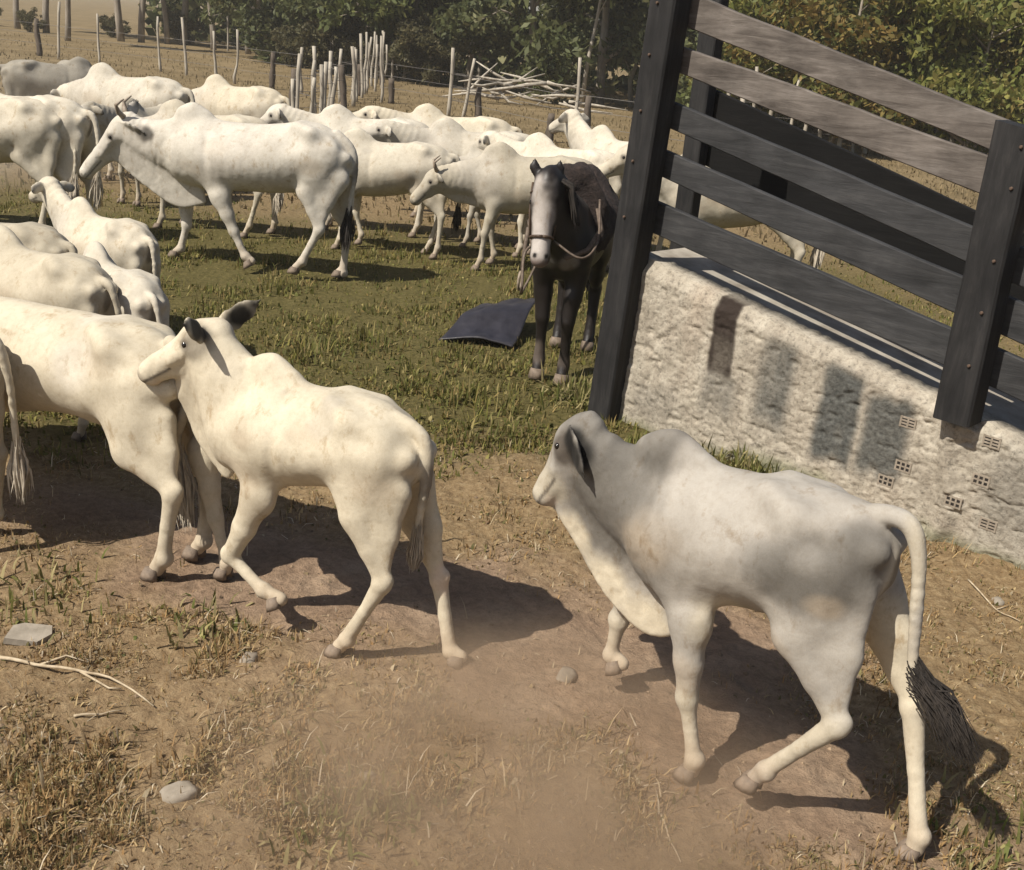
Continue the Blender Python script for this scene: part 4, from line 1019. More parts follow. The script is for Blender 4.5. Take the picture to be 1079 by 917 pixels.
mb.tube(pr, .009, 5); mb.build('rein', STRAP, bridle, True)

# ------------------------------------------------------------------ dark sheet on the grass beside the horse
PL, nt, p = new_mat('dark_plastic')
f1 = noise(nt, 6, 5); nt.links.new(ramp(nt, f1, [(.3, (.014, .0125, .016)), (.6, (.027, .025, .031)), (.8, (.06, .054, .056))]), p.inputs['Base Color'])
p.inputs['Roughness'].default_value = .45; bump(nt, p, f1, .4, .02)
fl_, fr_ = gnd(462, 360), gnd(540, 368); bl_, br_ = gnd(508, 316, .22), gnd(572, 307, .28)
nu, nv2 = 30, 22; UU, VV = np.meshgrid(np.linspace(0, 1, nu), np.linspace(0, 1, nv2), indexing='ij')
Pt = (fl_[None, None] * ((1 - UU) * (1 - VV))[..., None] + fr_[None, None] * (UU * (1 - VV))[..., None] + bl_[None, None] * ((1 - UU) * VV)[..., None] + br_[None, None] * (UU * VV)[..., None])
Pt[..., 2] = .02 + .22 * sstep(0, .75, VV) * (.75 + .25 * UU) + .05 * np.sin(UU * 3.1) * (1 - VV) + .05 * (fbm(UU * 4, VV * 4, 3) - .5) * (VV > .03)
ctr = Pt.reshape(-1, 3).mean(0) * [1, 1, 0]
Vs = Pt.reshape(-1, 3) - ctr; k_ = (np.arange(nu - 1)[:, None] * nv2 + np.arange(nv2 - 1)[None]).ravel()
# skirt round the rim gives the sheet its folded edge
o = link('dark_sheet', np_mesh('dark_sheet', Vs, np.stack([k_, k_ + nv2, k_ + nv2 + 1, k_ + 1], 1), True), PL); o.location = ctr
md = o.modifiers.new('solid', 'SOLIDIFY'); md.thickness = .015; md.offset = -1
tag(o, 'crumpled dark blue-grey plastic sheet lying on the grass left of the horse', 'tarpaulin')
# ------------------------------------------------------------------ trees
def make_tree(seed, H, R, tr, nleaf, leaf, cols, low=.25, nlimb=9, lean=.05, flatt=1.0):
    r = np.random.default_rng(seed); mb = MB()
    n = 9; t = np.linspace(0, 1, n)
    path = np.stack([lean * H * t + .04 * H * (np.cumsum(r.normal(0, .3, n)) * .2), .04 * H * np.cumsum(r.normal(0, .3, n)) * .2, H * .82 * t], 1); path[0] = (0, 0, -.15)
    mb.tube(path, tr * (1 - .8 * t) + .01, 8)
    tips = []; limb = MB()
    for i in range(nlimb):
        u = low + (1 - low) * (i + r.random()) / nlimb
        k = min(int(u * (n - 1)), n - 2); b = path[k] + (path[k + 1] - path[k]) * (u * (n - 1) - k)
        an = r.uniform(0, 2 * math.pi); ln = R * r.uniform(.55, 1.0) * (1.1 - .55 * abs(u - .45)); el = r.uniform(.15, .8)
        d = np.array([math.cos(an) * math.cos(el), math.sin(an) * math.cos(el), math.sin(el)])
        p1 = b + d * ln * .5 + r.normal(0, .08, 3) * R * .3; p2 = b + d * ln + np.array([0, 0, -.05 * ln]) + r.normal(0, .1, 3) * R * .3
        lr_ = tr * (1 - .75 * u) * .55 + .008; limb.tube([b, p1, p2], [lr_, lr_ * .6, .008], 6)
        tips += [p1, p2]
        for j in range(3):
            dd = unit(d + r.normal(0, .7, 3)); p3 = p1 + (p2 - p1) * r.random() + dd * ln * .45
            limb.tube([p1 + (p2 - p1) * .2, p3], [lr_ * .45, .006], 5, False); tips.append(p3)
    tips = np.array(tips); nt_ = len(tips)
    cs = r.uniform(.16, .34, nt_) * R; cb = r.random(nt_)
    w = cs ** 2; w /= w.sum(); ci = r.choice(nt_, nleaf, p=w)
    off = r.normal(0, 1, (nleaf, 3)); off *= (r.random(nleaf) ** .45 / (np.linalg.norm(off, axis=1) + 1e-6))[:, None]
    c = tips[ci] + off * cs[ci][:, None] * np.array([1, 1, .75 * flatt])
    c[:, 2] = np.maximum(c[:, 2], .05)
    ax = r.normal(0, 1, (nleaf, 3)); ax /= np.linalg.norm(ax, axis=1)[:, None]
    bx2 = np.cross(ax, r.normal(0, 1, (nleaf, 3))); bx2 /= np.linalg.norm(bx2, axis=1)[:, None] + 1e-6
    s = (leaf * r.uniform(.6, 1.4, nleaf))[:, None]
    V = np.stack([c - ax * s, c + bx2 * s * .45, c + ax * s, c - bx2 * s * .45], 1).reshape(-1, 3)
    F = np.arange(nleaf * 4).reshape(-1, 4)
    cols = np.array(cols); mixf = np.clip(.35 * cb[ci] + .65 * r.random(nleaf), 0, .999) * (len(cols) - 1); k = mixf.astype(int); f = (mixf - k)[:, None]
    cc = cols[k] * (1 - f) + cols[k + 1] * f; cc = cc * r.uniform(.7, 1.25, nleaf)[:, None]
    return mb.mesh('trunk', True), limb.mesh('limbs', True), np_mesh('crown', V, F, False, np.repeat(cc, 4, 0))
DG = [(.045, .055, .02), (.085, .10, .038), (.14, .15, .06), (.20, .19, .085)]
MG = [(.06, .075, .022), (.12, .14, .042), (.20, .205, .07)]
YG = [(.07, .085, .018), (.14, .16, .036), (.25, .24, .065), (.24, .17, .06)]
DRYG = [(.06, .06, .025), (.11, .10, .045), (.17, .14, .07)]
protos = {
 'dense': make_tree(1, 9.0, 3.4, .17, 9000, .17, DG, .06, 13),
 'round': make_tree(2, 7.5, 3.0, .14, 9000, .16, MG, .05, 13),
 'bush': make_tree(3, 4.6, 2.5, .08, 9000, .12, YG, .02, 14),
 'autumn': make_tree(4, 5.5, 2.6, .09, 9000, .13, [(.07, .085, .02), (.15, .15, .04), (.26, .17, .05), (.22, .20, .06)], .03, 13),
 'slender': make_tree(5, 10.0, 2.4, .17, 5000, .17, DRYG, .62, 9, .10),
 'scrub': make_tree(6, 2.4, 1.7, .05, 6000, .11, DRYG, .02, 12),
}
_ORD = 'first second third fourth fifth sixth seventh eighth ninth tenth eleventh twelfth thirteenth fourteenth fifteenth sixteenth'.split()
def number_trees():
    """look-alike trees are told apart by their order from the left as seen from the camera"""
    by = {}
    for o in scn.objects:
        if o.type == 'EMPTY' and o.get('category') in ('tree', 'shrub') and o.get('group'): by.setdefault(o['label'], []).append(o)
    for l, os_ in by.items():
        os_.sort(key=lambda o: o.location.x / o.location.y)
        for k, o in enumerate(os_): o['label'] = l + ', ' + _ORD[k] + ' from the left'
def put_tree(kind, x, y, sc, rot, label, group, name='tree'):
    root = empty(name, (x, y, float(terrain(x, y)) - .03), rot); root.scale = (sc, sc, sc * rng.uniform(.9, 1.12))
    tag(root, label, 'tree' if kind != 'scrub' else 'shrub', group)
    for nm, me, mt in zip(('trunk', 'limbs', 'crown'), protos[kind], (BARK, BARK, LEAF)): link(nm, me, mt, root)
    return root
def edge_y(x): return 44 - .75 * x if x < 2 else 43 - .35 * (x - 2)
for i, x in enumerate(np.arange(-14, 34, 2.7)):
    y = edge_y(x) + rng.uniform(0, 2.5)
    k = 'dense' if x < 5 and i % 3 else ('round' if i % 2 else 'dense')
    if x > 8: k = ['round', 'autumn', 'bush', 'autumn'][i % 4]
    lab = {'dense': 'dark green tree with thick crown at the front of the woodland', 'round': 'mid green bushy tree at the front of the woodland', 'bush': 'yellow green bush in the sun above the ramp railing', 'autumn': 'green bush with orange tinted leaves above the ramp railing'}[k]
    put_tree(k, x, y, rng.uniform(.85, 1.15), rng.uniform(0, 6.28), lab, 'trees along the woodland edge')
for i, (px, y) in enumerate([(770, 36), (830, 33), (900, 35), (960, 32), (1020, 34), (1075, 31), (735, 38), (1130, 33)]):
    x = (px - 539.5) / FPX * y * 1.02
    k = ['bush', 'autumn', 'round', 'bush', 'autumn', 'bush', 'round', 'autumn'][i]
    put_tree(k, x, y, rng.uniform(.85, 1.05), rng.uniform(0, 6.28), {'bush': 'yellow green bush in the sun above the ramp railing', 'autumn': 'green bush with orange tinted leaves above the ramp railing', 'round': 'mid green bushy tree at the front of the woodland'}[k], 'trees along the woodland edge')
for i, px in enumerate([18, 48, 70, 127, 148, 176, 193, 225, 262, 300]):
    y = 60 + rng.uniform(-4, 8); g = gnd(px, 20, .5); x = g[0] / g[1] * y
    put_tree('slender', x, y, rng.uniform(.8, 1.15), rng.uniform(0, 6.28), 'slender pale trunked tree in the open row at the upper left', 'slender trees at the upper left')
for i, px in enumerate([250, 285, 320, 350, 380]):
    y = 74 - i * 3 + rng.uniform(-2, 2); g = gnd(px, 30, .5); x = g[0] / g[1] * y
    put_tree('dense' if i % 2 else 'round', x, y, rng.uniform(.8, 1.1), rng.uniform(0, 6.28), 'dark leafy tree where the woodland meets the open row', 'trees at the woodland corner')
# the wood behind reads as one mass
wv = []; wc = []
r = np.random.default_rng(77); nW = 60000
wx = r.uniform(-26, 60, nW); wy = np.where(wx < 2, 54 - .75 * wx, 52 - .3 * (wx - 2)); wy = np.where(wx < -40, 95, wy) + r.uniform(0, 9, nW)
wz = r.random(nW) ** .8 * (8 + 3 * vnoise(wx * .3, wy * .3)) + terrain(wx, wy)
keep = vnoise(wx * .8 + 3, wz * .8) + .4 * vnoise(wx * 2, wz * 2) > .45
wx, wy, wz = wx[keep], wy[keep], wz[keep]; nW = len(wx)
c = np.stack([wx, wy, wz], 1); ax = r.normal(0, 1, (nW, 3)); ax /= np.linalg.norm(ax, axis=1)[:, None]; b2 = np.cross(ax, r.normal(0, 1, (nW, 3))); b2 /= np.linalg.norm(b2, axis=1)[:, None] + 1e-6
s = r.uniform(.2, .5, nW)[:, None]
cc = np.array(DG)[r.integers(0, 4, nW)] * r.uniform(.7, 1.3, nW)[:, None]
o = link('woodland', np_mesh('woodland', np.stack([c - ax * s, c + b2 * s * .6, c + ax * s, c - b2 * s * .6], 1).reshape(-1, 3), np.arange(nW * 4).reshape(-1, 4), False, np.repeat(cc, 4, 0)), LEAF)
tag(o, 'dense dark woodland closing off the pasture behind the fences', 'woodland', kind='stuff')
# low scrub at the foot of the trees
for i in range(16):
    x = rng.uniform(-12, -4) if i % 3 == 0 else rng.uniform(7, 24); y = edge_y(x) - rng.uniform(-.5, 1.8)
    put_tree('scrub', x, y, rng.uniform(.5, 1.0), rng.uniform(0, 6.28), 'low dry shrub at the foot of the woodland', 'shrubs at the foot of the woodland', 'shrub')
for i in range(9):
    x = -52 + i * 3.9 + rng.uniform(-1, 1); y = 66 + rng.uniform(-3, 3)
    put_tree('scrub', x, y, rng.uniform(.35, .7), rng.uniform(0, 6.28), 'low dry shrub in the line below the slender trees', 'shrubs below the slender trees', 'shrub')
number_trees()
# forked bare sapling and bare trunks standing before the wood
def bare(label, px, py, z0, paths, name='bare_tree'):
    g = gnd(px, py); d = math.hypot(g[0], g[1])
    root = empty(name, (g[0], g[1], float(terrain(g[0], g[1])) - .03)); tag(root, label, 'tree')
    for i, (P_, R_) in enumerate(paths):
        mb = MB(); mb.tube(P_, R_, 7); mb.build('trunk' if i == 0 else 'branch', PALE_WOOD, root, True)
bare('bare forked sapling shaped like a Y before the dark wood', 503, 98, 0, [([(0, 0, -.1), (.02, 0, .8), (0, 0, 1.3)], [.10, .08, .07]), ([(0, 0, 1.25), (-.35, 0, 1.9), (-.75, .1, 2.9)], [.06, .045, .02]), ([(0, 0, 1.25), (.3, 0, 1.9), (.5, .05, 2.9), (.55, .1, 3.6)], [.06, .045, .03, .015])])
bare('tall thin pale trunk standing alone before the dark wood', 612, 118, 0, [([(0, 0, -.1), (.05, 0, 1.5), (.25, 0, 3.2), (.42, 0, 5.6)], [.09, .08, .06, .03]), ([(.25, 0, 3.2), (.7, .1, 4.2)], [.03, .01])])
bare('pale crooked trunk at the shaded wood edge left of the ramp post', 664, 118, 0, [([(0, 0, -.1), (-.15, 0, 1.0), (.1, 0, 1.9), (.05, 0, 3.4)], [.11, .09, .07, .04]), ([(.1, 0, 1.9), (.7, 0, 2.9)], [.05, .02]), ([(-.1, 0, 1.2), (-.6, 0, 2.0)], [.04, .015])])
# heap of cut branches
g = gnd(560, 112); heap = empty('branch_heap', (g[0], g[1] - 3, float(terrain(0, g[1])))); tag(heap, 'heap of pale cut branches lying before the dark wood', 'branch heap')
for i in range(30):
    r0 = np.array([rng.uniform(-2.4, 2.4), rng.uniform(-.6, .6), rng.uniform(.1, .9)]); an = rng.normal(0, .45) + (math.pi if rng.random() < .5 else 0); ln = rng.uniform(.8, 2.2)
    d = np.array([math.cos(an), rng.normal(0, .25), math.sin(an) * .6]); p1 = r0 + d * ln * .5 + rng.normal(0, .08, 3); p2 = r0 + d * ln
    P_ = np.array([r0, p1, p2]); P_[:, 2] = np.maximum(P_[:, 2], .03)
    mb = MB(); mb.tube(P_, [.06 * rng.uniform(.6, 1.2), .045, .018], 6); mb.build('branch', PALE_WOOD, heap, True)

# ------------------------------------------------------------------ stake fences
def stake_mesh(seed, h, rad):
    r = np.random.default_rng(seed); mb = MB(); n = 6; t = np.linspace(0, 1, n)
    P_ = np.stack([r.normal(0, .025, n).cumsum() * h * .6, r.normal(0, .02, n).cumsum() * h * .6, -.15 + (h + .15) * t], 1)
    mb.tube(P_, rad * (1 - .25 * t) * r.uniform(.85, 1.15, n), 7); return mb.mesh('stake', True)
STK = [stake_mesh(s, 1.65 + .1 * (s % 4), .050 + .006 * (s % 3)) for s in range(8)]
STD = [stake_mesh(50 + s, 1.35, .11) for s in range(3)]
def fence(name, label, pts, wires=(.45, .8, 1.15), mats=(PALE_WOOD, DARK_WOOD)):
    x0, y0 = pts[0][:2]; z0 = float(terrain(x0, y0)); root = empty(name, (x0, y0, z0)); tag(root, label, 'fence')
    for i, (x, y, thick, sc, ln) in enumerate(pts):
        me = (STD if thick else STK)[rng.integers(0, 3 if thick else 8)]
        o = bpy.data.objects.new('post' if thick else 'stake', me); COL.objects.link(o); o.parent = root
        o.location = (x - x0, y - y0, float(terrain(x, y)) - z0); o.rotation_euler = (rng.normal(0, .03), ln + rng.normal(0, .02), rng.uniform(0, 6)); o.scale = (1, 1, sc)
        if len(o.material_slots): o.material_slots[0].link = 'OBJECT'; o.material_slots[0].material = mats[1] if thick else mats[0]
    for wz_ in wires:
        mb = MB(); mb.tube([(x - x0, y - y0, float(terrain(x, y)) - z0 + wz_) for x, y, *_ in pts], .006, 4, False); mb.build('wire', WIRE, root, True)
for me in STK + STD: me.materials.append(PALE_WOOD)
pts = []
for i in range(44):
    t = i / 43.0; y = 23 + 40 * t ** 1.1; x = -4.9 - 2.3 * t - (0.3 if i % 2 else 0)
    pts.append((x + rng.uniform(-.15, .15), y, i % 7 == 3, rng.uniform(.62, .95) + .25 * t, rng.uniform(-.06, .06)))
fence('stake_fence', 'row of pale crooked stakes running away up the pasture', pts)
g1, g2 = gnd(605, 155), gnd(488, 128)
fence('wire_fence', 'wire fence with leaning pale stakes and dark stubs behind the herd', [(g2[0] - 2.8, g2[1] + 3, False, 1.0, .02), (g2[0] - 2.5, g2[1] + 3, True, .55, 0), (g2[0] + .4, g2[1], True, .65, .02), (g2[0], g2[1] - .1, False, .95, .14), (g2[0] - .45, g2[1] + .2, False, 1.0, .05), (g1[0] - .6, g1[1], True, .0001 + .5, .0), (g1[0], g1[1], False, 1.15, .08), (g1[0] + .25, g1[1], True, .85, .05), (g1[0] + 3.5, g1[1] - 2.5, False, 1, .0)])
pts = [(4.5 + .5 * i + rng.uniform(-.1, .1), 31.5 + .12 * i, False, rng.uniform(.9, 1.15), rng.uniform(-.06, .06)) for i in range(34)]
fence('stake_fence', 'row of close set pale stakes seen through the ramp railing', pts)
pts = []
for i, px in enumerate([-30, 42, 62, 105, 170, 196, 227, 249, 286, 318]):
    y = 44 - .9 * i; g = gnd(px, 70, .2); x = g[0] / g[1] * y
    pts.append((x, y, px in (42, 286), rng.uniform(.8, 1.05), rng.uniform(-.04, .04)))
fence('wire_fence', 'sparse wire fence with thin posts across the field at the upper left', pts)
pts = []
for i, px in enumerate([240, 270, 281, 320, 400, 412, 425, 436, 447, 458]):
    y = 62 - 1.2 * i; g = gnd(px, 50, .3); x = g[0] / g[1] * y
    pts.append((x, y, px == 281, rng.uniform(.9, 1.2), rng.uniform(-.04, .04)))
fence('wire_fence', 'far fence of pale stakes along the foot of the wood', pts)

# ------------------------------------------------------------------ stones, bricks, sticks on the trampled earth
def rock(label, px, py, size, seed, flat=.5, name='stone', mat=STONE):
    r = np.random.default_rng(seed); g = gnd(px, py); V = []; n = 9; m = 6
    for i in range(1, m):
        for k in range(n):
            a_, b_ = math.pi * i / m, 2 * math.pi * k / n; d = np.array([math.sin(a_) * math.cos(b_), math.sin(a_) * math.sin(b_), math.cos(a_) * flat])
            d = np.sign(d) * np.abs(d) ** .75; V.append(d * size * r.uniform(.82, 1.12) * np.array([1.0, .72, 1]))
    V += [(0, 0, size * flat * .9), (0, 0, -size * flat)]; c0 = (m - 1) * n
    F = [(i * n + k, (i + 1) * n + k, (i + 1) * n + (k + 1) % n, i * n + (k + 1) % n) for i in range(m - 2) for k in range(n)]
    F3 = [(c0, k, (k + 1) % n) for k in range(n)] + [(c0 + 1, (m - 2) * n + (k + 1) % n, (m - 2) * n + k) for k in range(n)]
    o = link(name, np_mesh(name, np.array(V), [np.array(F), np.array(F3)], True), mat); o.location = (g[0], g[1], ground_z(g[0], g[1]) + size * flat * .1); o.rotation_euler = (r.normal(0, .12), r.normal(0, .12), r.uniform(0, 6))
    return tag(o, label, 'stone')
PALE = simple('pale_stone', [(.25, (.20, .17, .13)), (.75, (.38, .33, .265))], 14, .9, .4, .008)
g = gnd(32, 672); mb = MB()
pg = np.array([(-.085, -.05), (.03, -.062), (.085, -.02), (.07, .05), (-.02, .058), (-.075, .03)]) + rng.normal(0, .006, (6, 2))
mb.add([(x_, y_, -.012) for x_, y_ in pg] + [(x_ * .95, y_ * .95, .011 + .004 * rng.random()) for x_, y_ in pg] + [(0, 0, .014)], [(k, (k + 1) % 6, 6 + (k + 1) % 6, 6 + k) for k in range(6)], [(12, 6 + k, 6 + (k + 1) % 6) for k in range(6)])
o = mb.build('broken_tile', PALE); o.location = (g[0], g[1], ground_z(g[0], g[1]) + .012); o.rotation_euler = (.14, .1, .3)
tag(o, 'flat pale broken tile lying on the litter at the left edge', 'tile')
rock('rounded pale stone on bare earth below the trotting white calf', 262, 695, .050, 1)
rock('pale stone lying between the two foreground calves', 596, 714, .055, 2)
rock('flat angular stone among the litter at the lower left', 188, 834, .065, 3, .3, mat=PALE)
rock('small stone half buried in the dusty track at the bottom centre', 388, 815, .035, 4)
rock('small pale stone by the dry grass right of the grey calf', 952, 690, .04, 5, mat=PALE)
rock('small pale stone near the wall foot at the right edge', 1052, 632, .04, 6, mat=PALE)
def stick(label, pix, rad, sub=(), name='dry_stick'):
    P_ = np.array([gnd(*v) for v in pix]); 
    for v in P_: v[2] = ground_z(v[0], v[1]) + rad * 1.6
    o0 = P_[0].copy(); root = empty(name, tuple(o0)); tag(root, label, 'stick')
    mb = MB(); t = np.linspace(0, len(P_) - 1, 14); Q2 = np.stack([catmull(np.arange(len(P_)), P_[:, i] - o0[i], t) for i in range(3)], 1); Q2[:, 2] += .006 * np.abs(np.sin(t * 3))
    mb.tube(Q2, np.linspace(rad, rad * .4, 14), 6); mb.build('stem', STRAW, root, True)
    for sp in sub:
        S2_ = np.array([gnd(*v) for v in sp])
        for v in S2_: v[2] = ground_z(v[0], v[1]) + rad * 1.6
        mb = MB(); mb.tube(S2_ - o0, np.linspace(rad * .7, rad * .3, len(S2_)), 5); mb.build('twig', STRAW, root, True)
STRAW = simple('straw_wood', [(.3, (.28, .21, .13)), (.7, (.52, .43, .30))], 20, .85, .2, .004)
stick('long dry forked stick lying on the litter at the left', [(0, 695), (40, 702), (85, 712), (125, 722), (162, 742)], .008, [[(40, 702), (70, 694), (95, 700)], [(85, 712), (115, 728), (128, 728)]])
stick('short pale dry stick below the long forked one', [(78, 756), (105, 754), (128, 749)], .006)
stick('short bent pale twig at the bottom centre left', [(188, 805), (208, 806), (222, 800)], .005)
stick('thin pale stalk standing out of the dust at the bottom', [(697, 855), (706, 882), (718, 905)], .005)
stick('thin dry stalks at the wall foot by the right edge', [(1020, 612), (1050, 640), (1075, 655)], .005, [[(1050, 640), (1070, 636)]])

# ------------------------------------------------------------------ grass and litter
def blades(n, sampler, hgt, wid, cols, lean=.5, seed=0):
    r = np.random.default_rng(seed); x, y, hs = sampler(r, n); n = len(x)
    z = terrain(x, y) + relief(x, y) - .004
    an = r.uniform(0, 2 * math.pi, n); le = np.abs(r.normal(0, lean, n)).clip(0, 1.45); h = hgt * hs * r.uniform(.5, 1.35, n); w = wid * r.uniform(.6, 1.4, n)
    d = np.stack([np.cos(an), np.sin(an)], 1); sd_ = np.stack([-d[:, 1], d[:, 0]], 1)
    def pt(f, ww, k):
        th = le * (.5 + .7 * f)
        o = np.zeros((n, 3)); o[:, :2] = np.stack([x, y], 1) + d * (h * f * np.sin(th))[:, None] + sd_ * (w * ww * k)[:, None]; o[:, 2] = z + h * f * np.cos(th); return o
    V = np.stack([pt(0, 1, -.5), pt(0, 1, .5), pt(.55, .8, .5), pt(.55, .8, -.5), pt(1, 0, 0)], 1).reshape(-1, 3); b = np.arange(n) * 5
    cols = np.array(cols); k = r.integers(0, len(cols), n); c = cols[k] * r.uniform(.7, 1.3, n)[:, None]
    return V, np.stack([b, b + 1, b + 2, b + 3], 1), np.stack([b + 3, b + 2, b + 4], 1), np.repeat(c, 5, 0)
def stuff_blades(name, label, cat, parts):
    Vs, F4, F3, Cs = [], [], [], []; k = 0
    for V, q4, q3, c in parts: Vs.append(V); F4.append(q4 + k); F3.append(q3 + k); Cs.append(c); k += len(V)
    o = link(name, np_mesh(name, np.concatenate(Vs), [np.concatenate(F4), np.concatenate(F3)], False, np.concatenate(Cs)), GRASS); return tag(o, label, cat, kind='stuff')
def pick(r, n, y0, y1, fov, which, pw=1.0):
    u = r.random(n); y = 1 / (1 / y0 ** pw + u * (1 / y1 ** pw - 1 / y0 ** pw)) ** (1 / pw)
    x = r.uniform(-fov, fov, n) * (y + 1.2); g, d, f = masks(x, y)
    cl = fbm(x * 2.3 + 7, y * 2.3, 3)
    cl2 = sstep(.42, .62, fbm(x * 5.5 + 2, y * 5.5 + 9, 3))
    w = {'green': g * (.22 + 1.9 * (cl - .36)) * (.35 + .65 * cl2), 'dry': d * (.10 + 1.0 * cl2) * (.5 + cl) * (1 - .6 * g), 'far': f, 'bare': (1 - d) * (1 - g) * .12 * cl2 + d * .5 * (.2 + cl2)}[which]
    k = r.random(n) < w; x, y = x[k], y[k]
    on_wall = ((np.stack([x, y], 1) - RA[:2]) @ RD[:2] > -.05) & ((np.stack([x, y], 1) - RA[:2]) @ (-RN[:2]) > -.02) & ((np.stack([x, y], 1) - RA[:2]) @ (-RN[:2]) < 1.32)
    x, y = x[~on_wall], y[~on_wall]; return x, y, .35 + 2.6 * fbm(x * 2.6, y * 2.6 + 30, 3) ** 2.2
GC = [(0.104, 0.112, 0.026), (0.152, 0.144, 0.036), (0.208, 0.180, 0.052), (0.280, 0.228, 0.092), (0.120, 0.120, 0.032), (0.224, 0.160, 0.060)]
DC = [(0.375, 0.263, 0.125), (0.275, 0.175, 0.075), (0.450, 0.338, 0.175), (0.175, 0.112, 0.053), (0.188, 0.156, 0.062), (0.325, 0.200, 0.088)]
stuff_blades('pasture_grass', 'green and yellow pasture grass under the herd', 'grass', [
    blades(260000, lambda r, n: pick(r, n, 4.8, 15, .62, 'green', 1.0), .072, .011, GC, .75, 1),
    blades(90000, lambda r, n: pick(r, n, 4.8, 15, .62, 'green', 1.0), .045, .026, GC, 1.1, 21)])
stuff_blades('dry_grass', 'short dry grass and straw round the trampled earth', 'grass', [
    blades(170000, lambda r, n: pick(r, n, 2.0, 9, .62, 'dry', 1.2), .042, .005, DC, 1.05, 2),
    blades(60000, lambda r, n: pick(r, n, 2.0, 9, .62, 'dry', 1.2), .026, .012, DC + [(.12, .12, .04), (.14, .13, .045)], 1.3, 22),
    blades(60000, lambda r, n: pick(r, n, 13, 60, .62, 'far', .8), .10, .03, [(.20, .15, .08), (.24, .18, .10), (.16, .125, .06)], .8, 3)])
stuff_blades('straw_litter', 'loose straw and dead stems strewn on the earth', 'straw', [
    blades(30000, lambda r, n: pick(r, n, 2.0, 7, .62, 'bare', 1.2), .075, .005, [(.48, .39, .25), (.37, .28, .17), (.25, .175, .10), (.55, .47, .34)], 2.2, 4),
    blades(14000, lambda r, n: pick(r, n, 2.0, 7, .62, 'bare', 1.2), .03, .016, [(.30, .22, .12), (.17, .11, .06), (.38, .31, .20), (.11, .075, .045)], 2.2, 24)])
# green weeds in patches
def patch(label, px, py, n, rad, h, seed, name='weed'):
    g = gnd(px, py)
    def smp(r, m):
        a_ = r.normal(0, rad, (m, 2)); return g[0] + a_[:, 0], g[1] + a_[:, 1] * 1.1, np.ones(m)
    V, q4, q3, c = blades(n, smp, h, .013, [(.11, .12, .03), (.17, .165, .05), (.24, .21, .085), (.30, .25, .12)], .85, seed)
    o0 = np.array([g[0], g[1], 0]); o = link(name, np_mesh(name, V - o0, [q4, q3], False, c), GRASS); o.location = o0; return tag(o, label, 'weed', kind='stuff')
patch('green weed tuft growing on bare earth below the trotting calf', 205, 660, 80, .11, .08, 11)
patch('bright green weed patch in the dusty track at the bottom centre', 355, 858, 150, .10, .07, 12)
patch('small green weed beside the patch at the bottom centre', 412, 856, 90, .05, .06, 13)
patch('leafy green weeds growing at the foot of the concrete wall', 788, 492, 420, .16, .14, 14)
patch('green weeds in the lower right corner behind the grey calf', 1055, 890, 130, .14, .08, 15)
patch('dry green weeds at the left edge above the flat tile', 25, 630, 140, .16, .09, 16)
patch('tall green weeds at the foot of the tall ramp post', 618, 420, 300, .14, .17, 17)
# pebbles and clods
r = np.random.default_rng(5); nP = 4200
y = 1 / (1 / 2.0 + r.random(nP) * (1 / 7 - 1 / 2.0)); x = r.uniform(-.62, .62, nP) * (y + 1.2)
ico = np.array([(1, 0, 0), (-1, 0, 0), (0, 1, 0), (0, -1, 0), (0, 0, 1), (0, 0, -1)]); icf = np.array([(0, 2, 4), (2, 1, 4), (1, 3, 4), (3, 0, 4), (2, 0, 5), (1, 2, 5), (3, 1, 5), (0, 3, 5)])
sz = .003 + .012 * r.random(nP) ** 3; z = relief(x, y) + sz * .1
Vp = (ico[None] * r.uniform(.6, 1.2, (nP, 6, 1)) * sz[:, None, None] * np.array([1, 1, .7]) + np.stack([x, y, z], 1)[:, None]).reshape(-1, 3)
cP = np.repeat(np.array([.22, .16, .105])[None] * r.uniform(.6, 1.4, nP)[:, None], 6, 0)
tag(link('pebbles', np_mesh('pebbles', Vp, (icf[None] + 6 * np.arange(nP)[:, None, None]).reshape(-1, 3), False, cP), vcol_mat('clod_earth', .95, .1)), 'small clods and pebbles scattered over the trampled earth', 'pebbles', kind='stuff')

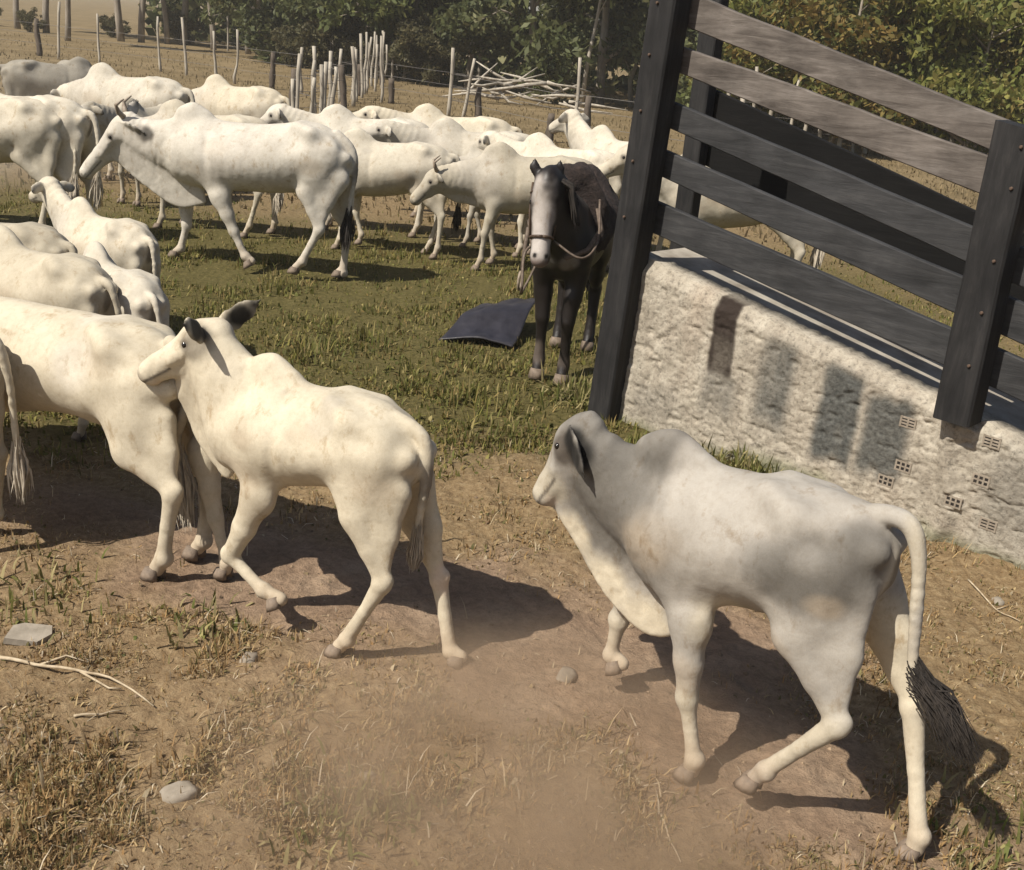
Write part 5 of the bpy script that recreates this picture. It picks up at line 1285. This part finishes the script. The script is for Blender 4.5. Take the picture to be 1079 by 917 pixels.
# ------------------------------------------------------------------ dust kicked up by the hooves
def dust(label, lo, hi, dens, col, sc, seed):
    c = (np.array(lo) + np.array(hi)) / 2; hs = (np.array(hi) - np.array(lo)) / 2
    mb = MB(); mb.box((0, 0, 0), (hs[0], 0, 0), (0, hs[1], 0), (0, 0, hs[2])); 
    m = bpy.data.materials.new('dust'); m.use_nodes = True; nt = m.node_tree; nt.nodes.remove(nt.nodes['Principled BSDF'])
    pv = nt.nodes.new('ShaderNodeVolumePrincipled'); pv.inputs['Color'].default_value = (*col, 1); pv.inputs['Anisotropy'].default_value = .2
    tc = nt.nodes.new('ShaderNodeTexCoord'); nz = N(nt, 'ShaderNodeTexNoise', Scale=sc, Detail=3, Roughness=.55)
    mp = nt.nodes.new('ShaderNodeMapping'); mp.inputs['Location'].default_value = (seed, seed * 1.7, 0); nt.links.new(tc.outputs['Object'], mp.inputs[0]); nt.links.new(mp.outputs[0], nz.inputs['Vector'])
    d0 = nt.nodes.new('ShaderNodeVectorMath'); d0.operation = 'DIVIDE'; d0.inputs[1].default_value = tuple(hs); nt.links.new(tc.outputs['Object'], d0.inputs[0])
    ad = nt.nodes.new('ShaderNodeVectorMath'); ad.operation = 'ADD'; ad.inputs[1].default_value = (0, 0, 1.0); nt.links.new(d0.outputs[0], ad.inputs[0])
    ml = nt.nodes.new('ShaderNodeVectorMath'); ml.operation = 'MULTIPLY'; ml.inputs[1].default_value = (1, 1, .5); nt.links.new(ad.outputs[0], ml.inputs[0])
    ln = nt.nodes.new('ShaderNodeVectorMath'); ln.operation = 'LENGTH'; nt.links.new(ml.outputs[0], ln.inputs[0])
    fo = N(nt, 'ShaderNodeMapRange'); fo.interpolation_type = 'SMOOTHSTEP'; nt.links.new(ln.outputs['Value'], fo.inputs[0]); fo.inputs[1].default_value = .15; fo.inputs[2].default_value = .98; fo.inputs[3].default_value = 1; fo.inputs[4].default_value = 0
    fn = N(nt, 'ShaderNodeMapRange'); nt.links.new(nz.outputs[0], fn.inputs[0]); fn.inputs[1].default_value = .36; fn.inputs[2].default_value = .66; fn.inputs[3].default_value = .1; fn.inputs[4].default_value = 1
    mu = nt.nodes.new('ShaderNodeMath'); mu.operation = 'MULTIPLY'; nt.links.new(fo.outputs[0], mu.inputs[0]); nt.links.new(fn.outputs[0], mu.inputs[1])
    m2 = nt.nodes.new('ShaderNodeMath'); m2.operation = 'MULTIPLY'; nt.links.new(mu.outputs[0], m2.inputs[0]); m2.inputs[1].default_value = dens
    nt.links.new(m2.outputs[0], pv.inputs['Density']); nt.links.new(pv.outputs[0], nt.nodes['Material Output'].inputs['Volume'])
    o = mb.build('dust_cloud', m); o.location = c; return tag(o, label, 'dust', kind='stuff')
dust('brown dust kicked up round the hooves of the foreground calves', (-1.4, 1.7, -.05), (1.5, 4.35, .46), 4.4, (.84, .66, .48), 2.0, 3.0)
dust('pale dust hanging round the cows at the back left', (-9.5, 12.5, -.05), (-5.2, 18.5, 1.9), .40, (.85, .76, .62), .8, 8.0)

# ------------------------------------------------------------------ air
hz = MB(); hz.box((0, 0, 0), (398, 0, 0), (0, 440, 0), (0, 0, 9.5))
hm = bpy.data.materials.new('haze'); hm.use_nodes = True; hm.node_tree.nodes.remove(hm.node_tree.nodes['Principled BSDF'])
hv = hm.node_tree.nodes.new('ShaderNodeVolumePrincipled'); hv.inputs['Color'].default_value = (.95, .93, .88, 1); hv.inputs['Density'].default_value = .0008
hm.node_tree.links.new(hv.outputs[0], hm.node_tree.nodes['Material Output'].inputs['Volume'])
ho_ = hz.build('haze', hm); ho_.location = (0, 420, 8.0); tag(ho_, 'thin dusty haze over the far pasture and wood', 'haze', kind='stuff')
